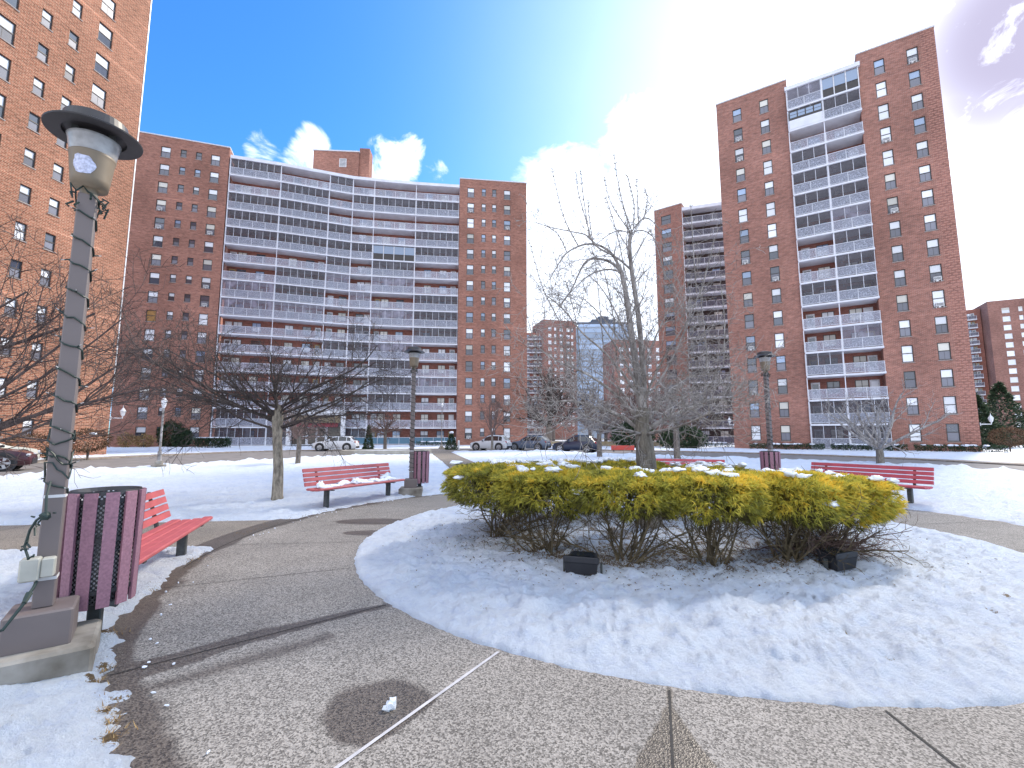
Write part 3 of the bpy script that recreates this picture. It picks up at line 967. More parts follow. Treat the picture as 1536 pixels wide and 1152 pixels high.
def windows(fc, cols, tops, rng, kinds, ac=0.2, special=None, frame='frame', small_kinds=None):
    """cols: (s0, s1, height, small?)"""
    for ci, (a, b, h, sm) in enumerate(cols):
        for k, zt in enumerate(tops):
            kd = rng.choice(small_kinds if (sm and small_kinds) else kinds)
            if special and (ci, k) in special: kd = special[(ci, k)]
            o = fc.put("small_window" if sm else "window", window_mesh(b - a, h, kd, frame), a, 0, zt - h)
            if kd == 'o': o["label"] = "window boarded up with orange plywood"
            if ac and not sm and kd != 'o' and rng.random() < ac:
                place("air_conditioner", AC, o, ((b - a) * rng.uniform(.42, .58), .05, .06))


def holes_of(cols, tops):
    return [(a, b, zt - h, zt) for (a, b, h, sm) in cols for zt in tops]


TOPS = [42.9 - FL * k for k in range(16)]
KIN = list('aaaaabbcddeeh')
SKIN = list('aaecch')

BALC = {}


def balcony_set(tag_, A, B, A2, B2, nseg, teal=False, dark=False):
    """meshes of one balcony between plan points A, B (outer edge) and A2, B2 (recessed wall); z 0 is its floor"""
    A, B, A2, B2 = [Vector(q) for q in (A, B, A2, B2)]
    d = (B - A).normalized(); n = Vector((-d.y, d.x)); L = (B - A).length
    out = {}
    mb = MB()
    Ao, Bo = A - n * .10, B - n * .10
    mb.hexa([(A2.x, A2.y, -.2), (Ao.x, Ao.y, -.2), (Bo.x, Bo.y, -.2), (B2.x, B2.y, -.2)], [(A2.x, A2.y, 0), (Ao.x, Ao.y, 0), (Bo.x, Bo.y, 0), (B2.x, B2.y, 0)])
    mb.seg(A - d * .04, A + d * .04, -.02, .10, .0, FL - .21)
    out['slab'] = mb.mesh("balcony", [M['slab']])
    mb = MB()
    for k in range(nseg + 1):
        q = A + d * (.08 + (L - .16) * k / nseg)
        mb.seg(q - d * .025, q + d * .025, -.03, .03, .0, 1.08, 0)
    mb.seg(A + d * .03, B - d * .03, -.032, .032, 1.08, 1.125, 0)
    mb.seg(A + d * .03, B - d * .03, -.022, .022, .10, .14, 0)
    for k in range(nseg):
        q0 = A + d * (.105 + (L - .16) * k / nseg); q1 = A + d * (.055 + (L - .16) * (k + 1) / nseg)
        qa, qb = q0 + n * .005, q1 + n * .005
        mb.face([(qa.x, qa.y, .14), (qb.x, qb.y, .14), (qb.x, qb.y, 1.08), (qa.x, qa.y, 1.08)], 1)
    out['railing'] = mb.mesh("railing", [M['rail'], M['teal'] if teal else (M['railpanel_dark'] if dark else M['railpanel'])])
    for nm, mt in (('screen', 'encl'), ('pale', 'encl_pale')):
        mb = MB()
        ns = max(3, round(L / 1.05))
        for k in range(ns + 1):
            q = A + d * (.08 + (L - .16) * k / ns)
            mb.seg(q - d * .022, q + d * .022, .05, .10, 1.126, FL - .205, 0)
        qa, qb = A + d * .1 + n * .085, B - d * .1 + n * .085
        mb.face([(qa.x, qa.y, 0.02), (qb.x, qb.y, 0.02), (qb.x, qb.y, FL - .21), (qa.x, qa.y, FL - .21)], 1)
        out[nm] = mb.mesh("screen", [M['rail'], M[mt]])
    mb = MB()        # wide glazed sashes instead of a mesh screen
    ns = max(3, round(L / 1.5))
    for k in range(ns + 1):
        q = A + d * (.06 + (L - .12) * k / ns)
        mb.seg(q - d * .05, q + d * .05, .04, .12, .0, FL - .205, 0)
    for k in range(ns):
        q0 = A + d * (.12 + (L - .12) * k / ns) + n * .08; q1 = A + d * ((L - .12) * (k + 1) / ns) + n * .08
        mb.face([(q0.x, q0.y, 1.05), (q1.x, q1.y, 1.05), (q1.x, q1.y, FL - .35), (q0.x, q0.y, FL - .35)], 1)
        mb.face([(q0.x, q0.y, .05), (q1.x, q1.y, .05), (q1.x, q1.y, .98), (q0.x, q0.y, .98)], 2)
    out['glazed'] = mb.mesh("screen", [M['wframe'], M['skyglass'], M['frame']])
    # door and window set on the recessed wall
    e = (B2 - A2).normalized(); L2 = (B2 - A2).length
    for nm, fr, gl in (('doorw', 'wframe', 'glass'), ('doory', 'wood', 'glass'), ('doorb', 'wframe', 'blind')):
        mb = MB()
        q0 = A2 + e * (L2 - 1.25 if tag_ % 2 else .35); q1 = q0 + e * .86
        mb.seg(q0, q1, -.05, -.004, 0.01, 2.08, 0)
        qa, qb = q0 + e * .14 - n * .056, q1 - e * .14 - n * .056
        mb.face([(qa.x, qa.y, .75), (qb.x, qb.y, .75), (qb.x, qb.y, 1.9), (qa.x, qa.y, 1.9)], 1)
        out[nm] = mb.mesh("door", [M[fr], M[gl]])
    for nm, pa, pb in (('win1', 'blind', 'screen'), ('win2', 'skyglass', 'blind'), ('win3', 'curtain', 'curtain'), ('win4', 'glass', 'screen')):
        ws = [(.28, .46)] if L2 < 4.2 else [(.20, .36), (.56, .72)]
        if tag_ % 2 == 0 and L2 < 4.2: ws = [(.54, .82)]
        out[nm] = []
        for (f0, f1) in ws:
            mb = MB()
            q0 = A2 + e * (L2 * f0); q1 = A2 + e * (L2 * f0 + min(1.9, max(1.2, L2 * (f1 - f0))))
            mb.seg(q0, q1, -.04, -.004, .78, 2.12, 0)
            mid = (q0 + q1) / 2
            for (u, v_) in ((q0 + e * .07, mid - e * .03), (mid + e * .03, q1 - e * .07)):
                u = u - n * .046; v_ = v_ - n * .046
                mb.face([(u.x, u.y, 1.47), (v_.x, v_.y, 1.47), (v_.x, v_.y, 2.06), (u.x, u.y, 2.06)], 1)
                mb.face([(u.x, u.y, .84), (v_.x, v_.y, .84), (v_.x, v_.y, 1.42), (u.x, u.y, 1.42)], 2)
            out[nm].append(mb.mesh("window", [M['frame'], M[pa], M[pb]]))
    return out


def put_balcony(st, root, z, state, rng):
    """state: 0 open, 1 dark mesh, 2 pale mesh, 3 glazed"""
    b = place("balcony", st['slab'], root, (0, 0, z))
    if state != 3: place("railing", st['railing'], b)
    if state: place("screen", st[{1: 'screen', 2: 'pale', 3: 'glazed'}[state]], b)
    if state != 3:
        place("door", st[rng.choice(['doorw', 'doorw', 'doorb', 'doory'] if state == 0 else ['doorw', 'doory'])], b)
        for i_ in range(len(st['win1'])):
            place("balcony_window", st[rng.choice(['win1', 'win2', 'win3', 'win3', 'win4'])][i_], b)
    return b


# --- apartment block in the middle, bent inward
PL0, PL1, PR0, PR1 = (-53.01, 60.24), (-42.27, 63.86), (-8.73, 72.07), (2.46, 73.49)
mid = empty("apartment_building", (-25, 70, 0), label="wide red brick block whose white balcony front bends inward between brick ends", cat="building")
rng = random.Random(3)
fl = Facade(mid, PL0, PL1)
cols = [(2.82, 4.0, 1.62, 0), (5.2, 5.95, 1.15, 1), (7.1, 7.85, 1.15, 1), (9.02, 10.17, 1.62, 0)]
wall_block(fl, holes_of(cols, TOPS), -0.3, 44.4, 15, M['brick_mid'])
coping(fl, 44.4, 0, fl.L, 15)
windows(fl, cols, TOPS, rng, KIN, .26, {(0, 9): 'o'}, small_kinds=SKIN)
fr_ = Facade(mid, PR0, PR1)
cols = [(1.28, 2.42, 1.65, 0), (3.67, 4.38, 1.3, 1), (5.43, 6.14, 1.3, 1), (7.42, 8.53, 1.62, 0)]
wall_block(fr_, holes_of(cols, TOPS), -0.3, 44.4, 15, M['brick_mid'])
coping(fr_, 44.4, 0, fr_.L, 15)
windows(fr_, cols, TOPS, rng, KIN + list('hhf'), .16, small_kinds=SKIN)
edge = [(-42.05, 63.86), (-35.4, 65.86), (-28.9, 68.3), (-25.6, 69.5), (-22.35, 70.15), (-15.8, 71.23), (-8.8, 72.10)]
edge = [Vector(q) for q in edge]
ns_ = []
for i in range(7):
    d = edge[min(i + 1, 6)] - edge[max(i - 1, 0)]; d.normalize(); ns_.append(Vector((-d.y, d.x)))
inner = [edge[i] + ns_[i] * 2.0 for i in range(7)]
inner[0] = Vector((-42.6, 65.6)); inner[6] = Vector((-9.05, 74.1))
o2 = Vector((mid.location.x, mid.location.y))
mb = MB()
for i in range(6):
    a, b = inner[i] - o2, inner[i + 1] - o2
    mb.face([(a.x, a.y, -.3), (b.x, b.y, -.3), (b.x, b.y, 43.0), (a.x, a.y, 43.0)])
mb.build("recess_wall", M['brick_recess'], mid, uv=True)
mb = MB()
for i in range(6):          # roof slab over the top balconies
    a, b = edge[i] - o2 - ns_[i] * .15, edge[i + 1] - o2 - ns_[i + 1] * .15
    a2, b2 = inner[i] - o2 + ns_[i] * 12, inner[i + 1] - o2 + ns_[i + 1] * 12
    mb.hexa([(a.x, a.y, 42.78), (b.x, b.y, 42.78), (b2.x, b2.y, 42.78), (a2.x, a2.y, 42.78)], [(a.x, a.y, 43.25), (b.x, b.y, 43.25), (b2.x, b2.y, 43.25), (a2.x, a2.y, 43.25)])
mb.build("roof_slab", M['slab'], mid)
states = ["101000", "010111", "110000", "111001", "111131", "001010", "011020", "110101", "210021", "000101", "001120", "000010", "000011", "000010", "100000", "111100"]
for i in range(6):
    L = (edge[i + 1] - edge[i]).length
    st = balcony_set(i, edge[i] - o2, edge[i + 1] - o2, inner[i] - o2, inner[i + 1] - o2, max(2, round(L / 1.6)))
    stt = balcony_set(i, edge[i] - o2, edge[i + 1] - o2, inner[i] - o2, inner[i + 1] - o2, max(2, round(L / 1.6)), teal=True) if i >= 3 else st
    for k in range(16):
        if k == 15 and i in (2,): continue
        s_ = int(states[k][i])
        if s_ == 1 and rng.random() < .12: s_ = 2
        put_balcony(stt if k == 15 else st, mid, 42.78 - FL * (k + 1) + .22, s_, rng)
# lift housing on the roof
mb = MB()
mb.box(-10.2, 7.5, 43.26, -2.2, 17, 52.6); mb.box(-2.19, 7.8, 43.26, -.4, 10, 53.6)
mb.box(-10.3, 7.4, 52.6, -2.1, 17.1, 52.8, 1)
mb.build("lift_housing", [M['brick_mid'], M['coping']], mid, rz=R(4), uv=True)
mb = MB(); mb.box(0, 0, 0, 1.25, .05, 1.6, 0)
for k in range(6): mb.box(.1, -.02, .12 + k * .25, 1.15, 0, .24 + k * .25, 1)
mb.build("louvre", [M['wframe'], M['acdark']], mid, loc=(-6.1, 7.0, 49.6), rz=R(4))
# lobby entrance
ex = empty("tmp", (0, 0, 0)); bpy.data.objects.remove(ex)
mb = MB()
mb.box(-3.9, -1.2, 0, -3.3, .6, 4.3); mb.box(3.3, -1.2, 0, 3.9, .6, 4.3); mb.box(-3.9, -1.25, 4.3, 3.9, .6, 4.95)
mb.box(-1.45, -.35, 0, -1.2, -.1, 2.75); mb.box(1.2, -.35, 0, 1.45, -.1, 2.75)
portal = mb.build("entrance", M['wframe'], mid, loc=(-3.55, -3.0, 0.2), rz=R(17))
mb = MB()
for k in range(7):
    x = -3.25 + k * .93
    mb.box(x, -.2, 3.25, x + .87, -.15, 4.28)
mb.build("clerestory", M['warm'], portal)
mb = MB(); prof = [(-.25, 3.2), (-.75, 3.12), (-1.25, 2.85), (-1.35, 2.6), (-1.3, 2.58), (-.25, 2.75)]
for i in range(len(prof)):
    a, b = prof[i], prof[(i + 1) % len(prof)]
    mb.face([(-3.0, a[0], a[1]), (2.9, a[0], a[1]), (2.9, b[0], b[1]), (-3.0, b[0], b[1])])
mb.face([(-3.0, *q) for q in prof]); mb.face([(2.9, *q) for q in prof[::-1]])
mb.build("canopy", M['maroon'], portal)
for s in (-1, 1):
    mb = MB(); x0, x1 = (0.03, 1.18) if s > 0 else (-1.18, -.03)
    mb.box(x0, -.3, 0, x0 + .08, -.22, 2.5); mb.box(x1 - .08, -.3, 0, x1, -.22, 2.5); mb.box(x0 + .08, -.3, 2.42, x1 - .08, -.22, 2.5); mb.box(x0 + .08, -.3, 1.15, x1 - .08, -.22, 1.27); mb.box(x0 + .08, -.3, 0, x1 - .08, -.22, .12)
    mb.face([(x0 + .08, -.26, .1), (x1 - .08, -.26, .1), (x1 - .08, -.26, 2.45), (x0 + .08, -.26, 2.45)], 1)
    mb.build("door", [M['wframe'], M['lobby']], portal)
    mb = MB(); x0, x1 = (1.5, 3.28) if s > 0 else (-3.28, -1.5)
    mb.box(x0, -.25, 0, x1, -.2, 2.7); mb.box(x0, -.3, 1.2, x1, -.25, 1.28, 1); mb.box(x0, -.3, .0, x1, -.25, .1, 1)
    mb.build("lobby_window", [M['lobby'], M['wframe']], portal)

# --- tower on the right
T0, T1 = (26.63, 54.98), (44.45, 43.47)
tower = empty("apartment_tower", (T0[0], T0[1], 0), label="tall red brick tower on the right, two columns of white balconies up its middle", cat="building")
rng = random.Random(8)
ft = Facade(tower, T0, T1)
cl = [(1.85, 2.86, 1.72, 0), (4.86, 5.83, 1.75, 0)]
cr = [(16.07, 17.0, 1.75, 0), (18.85, 19.8, 1.75, 0)]
wall_block(ft, holes_of(cl, TOPS), -.3, 44.4, 14, M['brick_tower'], 0, 7.83)
wall_block(ft, holes_of(cr, TOPS), -.3, 44.4, 14, [M['brick_tower'], M['brick_tower_dot']], 14.62, ft.L, dotfrom=20.1)
coping(ft, 44.4, 0, 7.83, 14); coping(ft, 44.4, 14.62, ft.L, 14)
windows(ft, cl, TOPS, rng, list('haahhecbd'), .2)
windows(ft, cr, TOPS, rng, list('aaabbadch'), .12)
mb = MB()
mb.face([(7.8, 1.9, -.3), (14.65, 1.9, -.3), (14.65, 1.9, 43), (7.8, 1.9, 43)])
mb.build("recess_wall", M['brick_recess'], tower, ft.pt(0, 0, 0), ft.a, uv=True)
mb = MB(); mb.box(7.6, -.42, 42.78, 14.85, 14, 43.25)
mb.build("roof_slab", M['slab'], tower, ft.pt(0, 0, 0), ft.a)
tst = ["23", "41", "00", "10", "11", "11", "12", "01", "01", "11", "00", "02", "10", "00", "11", "11"]
for i in range(2):
    a, b = (7.75, 11.2) if i == 0 else (11.2, 14.7)
    ga = lambda s, y: ft.pt(s, y, 0)[:2]
    st = balcony_set(i, ga(a, -.28), ga(b, -.28), ga(a, 1.9), ga(b, 1.9), 2)
    for k in range(16):
        s_ = int(tst[k][i])
        if s_ == 4:
            bo = put_balcony(st, tower, 42.78 - FL * (k + 1) + .22, 1, rng)
            mb = MB(); mb.box(.1, -.12, .02, 3.35, -.02, 1.12, 0); mb.box(.1, -.12, 1.14, 3.35, -.04, 2.2, 1)
            for x in (.22, 1.02, 1.82, 2.62): mb.box(x, -.14, 1.4, x + .68, -.12, 2.1, 2)
            for x in (.22, 1.02, 1.82, 2.62): mb.box(x, -.15, 1.72, x + .68, -.14, 1.77, 1)
            pn = mb.build("glazed_panel", [M['slab'], M['frame'], M['skyglass']], bo, loc=(*ga(a, -.28), 0), rz=ft.a)
        else:
            put_balcony(st, tower, 42.78 - FL * (k + 1) + .22, s_, rng)

# --- block behind the tower
B0, B1, B2 = (27.3, 83.28), (31.44, 80.24), (39.6, 77.55)
back = empty("apartment_building", (B0[0], B0[1], 0), label="brick block half hidden behind the tower, broad windows beside stacked dark balconies", cat="building")
fb = Facade(back, B0, B1)
cols = [(1.3, 3.1, 1.7, 0)]
wall_block(fb, holes_of(cols, TOPS), -.3, 44.4, 14, M['brick_tower']); coping(fb, 44.4, 0, fb.L, 14)
windows(fb, cols, TOPS, rng, list('hhefc'), 0)
f2 = Facade(back, B1, B2)
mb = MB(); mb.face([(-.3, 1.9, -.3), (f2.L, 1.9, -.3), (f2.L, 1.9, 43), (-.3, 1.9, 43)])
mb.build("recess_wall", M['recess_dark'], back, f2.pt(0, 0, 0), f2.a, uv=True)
mb = MB(); mb.box(0, -.2, 42.9, f2.L, 13, 43.5); mb.build("roof_slab", M['slab'], back, f2.pt(0, 0, 0), f2.a)
st = balcony_set(0, f2.pt(0.05, 0, 0)[:2], f2.pt(f2.L, 0, 0)[:2], f2.pt(0.05, 1.9, 0)[:2], f2.pt(f2.L, 1.9, 0)[:2], 5, dark=True)
for k in range(16): put_balcony(st, back, 42.9 - FL * (k + 1) + .2, 0, rng)

# --- block on the left edge
LC = Vector((-32.8, 37.2)); ld = Vector((math.cos(R(83)), math.sin(R(83))))
LL = 34.0
left = empty("apartment_building", (LC.x, LC.y, 0), label="sunlit orange brick apartment block close by on the left, rising out of the frame", cat="building")
fL = Facade(left, LC - ld * LL, LC)
cols = [(LL - b, LL - a, h, sm) for (a, b, h, sm) in ((2.86, 3.98, 1.62, 0), (5.25, 5.94, 1.22, 1), (7.05, 7.74, 1.22, 1), (9.05, 10.35, 1.62, 0))]
wall_block(fL, holes_of(cols, TOPS), -.5, 44.4, 16, M['brick_left']); coping(fL, 44.4, 0, LL, 16)
rng = random.Random(21)
windows(fL, cols, TOPS[1:], rng, list('aaabgdae'), .3, small_kinds=list('aaaabca'))
windows(fL, cols, TOPS[:1], rng, list('ab'), 0)
mb = MB(); mb.box(LL, -.03, 5.5, LL + .09, .1, 44.3)
mb.build("corner_downpipe", M['iron'], left, fL.pt(0, 0, 0), fL.a)

# --- far block at the right edge
F0, F1 = Vector((144.4, 134.8)), Vector((160.0, 126.8))
far = empty("apartment_building", (F0.x, F0.y, 0), label="distant red brick block at the right edge, white framed windows and a dark balcony column", cat="building")
ff_ = Facade(far, F0, F1)
ftops = [39.6 - 2.62 * k for k in range(14)]
cols = [(3.0, 4.7, 1.6, 0), (6.6, 7.5, 1.4, 1), (9.6, 11.3, 1.6, 0), (13, 14, 1.4, 1)]
wall_block(ff_, holes_of(cols, ftops), -.3, 42, 14, M['brick_far'])
windows(ff_, cols, ftops, rng, list('bbgb'), 0, frame='wframe')
f3 = Facade(far, F0 + Vector((1.2, 10.0)), F0)
f4 = Facade(far, F0 + Vector((-4.2, 7.2)), F0 + Vector((0.2, 3.6)))
mb = MB(); mb.box(0, 1.4, -.3, f4.L + 1, 6, 41); mb.build("recess_wall", M['brick_recess'], far, f4.pt(0, 0, 0), f4.a, uv=True)
st = balcony_set(1, f4.pt(0, 0, 0)[:2], f4.pt(f4.L, 0, 0)[:2], f4.pt(0, 1.4, 0)[:2], f4.pt(f4.L, 1.4, 0)[:2], 3, dark=True)
for k in range(14): put_balcony(st, far, 39.6 - 2.62 * k - 2.0, 0, rng)

# --- far blocks seen through the trees
def far_block(label, P0, P1, z1, depth, cols, tops, mt, kinds, frame='wframe'):
    o = empty("apartment_building", (P0[0], P0[1], 0), label=label, cat="building")
    fc = Facade(o, P0, P1)
    wall_block(fc, holes_of(cols, tops), -.3, z1, depth, mt)
    windows(fc, cols, tops, rng, list(kinds), 0, frame=frame)
    return o, fc


t2 = [45.2 - 2.75 * k for k in range(15)]
bl, bf_ = far_block("distant brick block with a paler corner, left of the blue glass tower", (12.7, 180), (26.4, 184), 48.3, 14, [(2, 3.4, 1.5, 0), (4.6, 5.5, 1.3, 1), (7, 8.4, 1.5, 0), (10, 11.4, 1.5, 0), (12, 13, 1.5, 0)], t2, M['brick_far'], 'bbeag')
st = balcony_set(1, (-8.5, 2), (-.3, 2.2), (-8.5, 3.8), (-.3, 3.8), 4, dark=True)
mb = MB(); mb.box(-9, 3.8, -.3, -.2, 10, 43.5); mb.build("recess_wall", M['brick_recess'], bl, uv=True)
for k in range(15): put_balcony(st, bl, 40.6 - 2.75 * k, 0, rng)
far_block("low reddish brick block far down the drive, right of the blue glass tower", (34, 150), (52, 152), 33.5, 12, [(2 + 3.2 * k, 3.4 + 3.2 * k, 1.5, 0) for k in range(5)], [31 - 2.75 * k for k in range(10)], M['brick_far'], 'bbea')
gt = empty("glass_tower", (39, 260, 0), label="far off blue glass office tower with a dark roof housing behind the central tree", cat="building")
mb = MB(); mb.box(0, 0, 0, 30, 20, 66.0); mb.build("core", simple('core', (0.32, 0.36, 0.42), 0.7), gt)
for k in range(19):
    mb = MB(); mb.box(-.1, -.25, 5 + k * 3.3, 30.1, 0, 7.2 + k * 3.3); mb.build("window_band", M['skyglass'], gt)
mb = MB(); mb.box(8, 2, 66.0, 22, 14, 69.5); mb.box(12, 3, 69.5, 18, 9, 71.5); mb.box(-1, -.3, 66.0, 31, 1.9, 67.2); mb.build("roof_housing", simple('slate', (0.09, 0.10, 0.13), 0.7), gt)
#PART2
# ------------------------------------------------------------------ street furniture
def ringpt(deg, r): return (CX + r * math.cos(R(deg)), CY + r * math.sin(R(deg)))


def bench(deg, r, label, mt='bench', group='red benches round the ring path'):
    x, y = ringpt(deg, r)
    t = empty("park_bench", (x, y, 0.03), R(deg - 90), label, "bench", group)
    mb = MB(); L = 1.28
    for k in range(4):
        y0 = -.25 + k * .125; z = .435 + (.012 if k in (0, 3) else 0) - k * .006
        mb.bevbox(-L, y0, z - .045, L, y0 + .112, z, .012)
    mb.build("seat", M[mt], t)
    mb = MB()
    for k in range(4):
        z0 = .475 + k * .098; y0 = .245 + k * .03
        mb.hexa([(-L, y0, z0), (L, y0, z0), (L, y0 + .045, z0 - .012), (-L, y0 + .045, z0 - .012)],
                [(-L, y0 + .023, z0 + .074), (L, y0 + .023, z0 + .074), (L, y0 + .068, z0 + .062), (-L, y0 + .068, z0 + .062)])
    mb.build("backrest", M[mt], t)
    for s in (-1, 1):
        mb = MB(); xx = s * .93
        mb.bevbox(xx - .045, -.05, -.06, xx + .045, .05, .372, .01)
        mb.box(xx - .03, -.22, .373, xx + .03, .26, .388)
        mb.hexa([(xx - .025, .262, .36), (xx + .025, .262, .36), (xx + .025, .30, .36), (xx - .025, .30, .36)],
                [(xx - .025, .395, .84), (xx + .025, .395, .84), (xx + .025, .42, .84), (xx - .025, .42, .84)])
        mb.build("leg", M['leg'], t)
    return t


bench(200.0, 6.83, "pinkish red slatted bench end on beside the lamp post bin at left")
b2 = bench(150.6, 6.93, "pink red slatted bench with patchy snow on its seat, beside the young tree")
bench(31.5, 7.2, "deep red bench facing away at the right end of the golden hedge", 'bench_far')
bench(67.6, 6.9, "deep red bench mostly hidden behind the golden hedge and tree trunk", 'bench_far')
# snow left on seats
rg = random.Random(4)


def seat_snow(deg, r, spots, label):
    x, y = ringpt(deg, r)
    mb = MB()
    for k, (sx, sy, a, b_, h) in enumerate(spots):
        mb.lump((sx, sy, .45), a, b_, h, seed=k + 3 + deg, n=12, amp=.9, freq=2.6)
    o = mb.build("snow_patch", M['lump_snow'], None, (x, y, 0.03), R(deg - 90), smooth=True)
    tag(o, label, "snow")


sp = []
for k in range(46):
    u = rg.random() ** 1.15
    sx = 1.15 - 2.3 * u
    sp.append((sx, rg.uniform(-.12, .2) + (0.0 if u > .3 else .04), rg.uniform(.06, .15), rg.uniform(.05, .09), rg.uniform(.015, .05)))
sp += [(1.08, .2, .12, .07, .14), (.95, .2, .1, .06, .10), (-.95, .2, .1, .05, .09), (.1, .21, .2, .05, .09), (-.3, .2, .2, .05, .06), (1.0, .05, .2, .14, .05)]
seat_snow(150.6, 6.93, sp, "broken crust of snow lying on the seat of the pink bench")
seat_snow(31.5, 7.2, [(-.8 + .2 * k, .1 + .05 * math.sin(k), .16, .1, .05) for k in range(5)], "thin snow on the seat of the right hand bench")


def trash_bin(x, y, z, rz, label, rtop=.25, h0=.29, h1=1.14):
    t = empty("trash_bin", (x, y, z), rz, label, "trash bin", "slatted bins by the lamp posts")
    mb = MB(); n = 12
    for k in range(n):
        a = 2 * math.pi * k / n; hw = math.pi / n * .64
        def P(a_, r, zz): return (r * math.cos(a_), r * math.sin(a_), zz)
        rb = rtop * .955
        i = [P(a - hw, rb, h0), P(a + hw, rb, h0), P(a + hw, rb - .022, h0), P(a - hw, rb - .022, h0)]
        j = [P(a - hw, rtop, h1), P(a + hw, rtop, h1), P(a + hw, rtop - .022, h1), P(a - hw, rtop - .022, h1)]
        mb.hexa(i, j)
    mb.build("slats", M['slat'], t)
    mb = MB(); mb.lathe([(rtop * .955 - .032, h0 + .02), (rtop - .032, h1 - .015)], 28); mb.build("liner", M['perforated'], t, smooth=True)
    mb = MB(); mb.lathe([(0, h0 + .03), (rtop * .955 - .034, h0 + .03)], 20); mb.build("bin_floor", M['black'], t)
    for zz in (h0 + .10, h0 + .48, h1 - .08):
        mb = MB(); mb.lathe([(rtop - .034, zz), (rtop - .022, zz), (rtop - .022, zz + .03), (rtop - .034, zz + .03)], 28); mb.build("hoop", M['black'], t)
    mb = MB(); mb.lathe([(rtop - .06, h1 - .02), (rtop - .03, h1 + .012), (rtop - .02, h1 - .02)], 28); mb.build("rim", M['black'], t)
    mb = MB(); mb.lathe([(rtop * .955 - .045, h0 + .10), (rtop * .955 - .042, h0 + .36), (rtop * .955 - .09, h0 + .38), (rtop * .955 - .09, h0 + .5), (rtop - .046, h0 + .54), (rtop - .044, h1 - .06)], 24); mb.build("daylight_sleeve", M['daylight_sleeve'], t, smooth=True)  # added sleeve, its pale colour imitates daylight through the perforations
    mb = MB(); mb.bevbox(-.045, -.03, -.1, .045, .03, h0 + .03, .008); mb.build("leg", M['leg'], t)
    return t


trash_bin(-3.26, 3.74, .02, R(20), "nearest mauve slatted bin on one leg, beside the foreground lamp post", .25)
trash_bin(-2.53, 12.72, .02, R(5), "mauve slatted bin behind the middle lamp post near the far path", .25)
trash_bin(7.03, 12.55, .02, R(40), "mauve slatted bin behind the hedge, below the right lamp post", .25)


def lamp_post(x, y, rz, label, htop=3.42):
    t = empty("street_lamp", (x, y, 0), rz, label, "street lamp", "square lamp posts with round hats")
    mb = MB(); mb.bevbox(-.30, -.30, -.1, .30, .30, .21, .02); mb.build("concrete_base", M['concrete_block'], t)
    mb = MB(); mb.bevbox(-.17, -.17, .2, .17, .17, .44, .012); mb.bevbox(-.054, -.054, .44, .054, .054, htop, .007)
    for zz in (.62, 1.17): mb.box(-.0565, -.0565, zz, .0565, .0565, zz + .02, 1)
    mb.build("post", [M['post'], M['coping']], t)
    hz = htop
    mb = MB(); mb.lathe([(.05, hz - .02), (.055, hz + .05), (.05, hz + .06), (.108, hz + .06), (.116, hz + .12), (.132, hz + .28), (.136, hz + .30), (.140, hz + .315), (.13, hz + .32)], 32); mb.build("cup", [M['cup']], t, smooth=True)
    mb = MB(); mb.lathe([(.132, hz + .312), (.138, hz + .33), (.152, hz + .425), (.160, hz + .445), (.154, hz + .447), (.128, hz + .34), (.0, hz + .335)], 32); mb.build("lens", M['lens'], t, smooth=True)
    mb = MB(); mb.lathe([(0, hz + .36), (.10, hz + .36), (.10, hz + .49), (.185, hz + .50), (.19, hz + .478), (.288, hz + .475), (.291, hz + .485), (.20, hz + .535), (.19, hz + .60), (.10, hz + .63), (0, hz + .635)], 40)
    mb.build("hat", M['hat'], t, smooth=False)
    mb = MB()
    for k in range(3):
        a = R(90 + 120 * k); mb.box(.12 * math.cos(a) - .02, .12 * math.sin(a) - .02, hz + .4, .12 * math.cos(a) + .02, .12 * math.sin(a) + .02, hz + .5)
    mb.build("hat_bracket", M['leg'], t)
    return t


l1 = lamp_post(-3.21, 3.27, R(38), "closest lamp post at left with a broad round hat and torn patch on its cup", 3.40)
mb = MB()          # torn reflective patch on the cup
pp = []
for k in range(22):
    a = 2 * math.pi * k / 22; rr = 1 + .22 * mn.noise(Vector((math.cos(a) * 1.7, math.sin(a) * 1.7, 4))) + (.25 if 6 < k < 9 else 0)
    pp.append((.36 * rr * math.cos(a), .072 * rr * math.sin(a)))
def on_cup(da, dz):
    aa = R(-106) + da * 1.5; zz = 3.40 + .19 + dz
    rr = .116 + (zz - 3.40 - .12) / .16 * .016 + .003
    return (rr * math.cos(aa), rr * math.sin(aa), zz)


for k in range(22):
    for q_ in range(6):
        f0, f1 = q_ / 6, (q_ + 1) / 6; a, b = pp[k], pp[(k + 1) % 22]
        pts = [on_cup(a[0] * f1, a[1] * f1), on_cup(b[0] * f1, b[1] * f1), on_cup(b[0] * f0, b[1] * f0), on_cup(a[0] * f0, a[1] * f0)]
        mb.face(pts if q_ else pts[:3])
mb.build("torn_patch", M['patch'], l1)
lamp_post(-2.72, 12.5, R(8), "middle lamp post wound with lights, beside the patchy snow bench")
lamp_post(7.42, 13.2, R(30), "right lamp post standing behind the golden hedge in front of the tower")


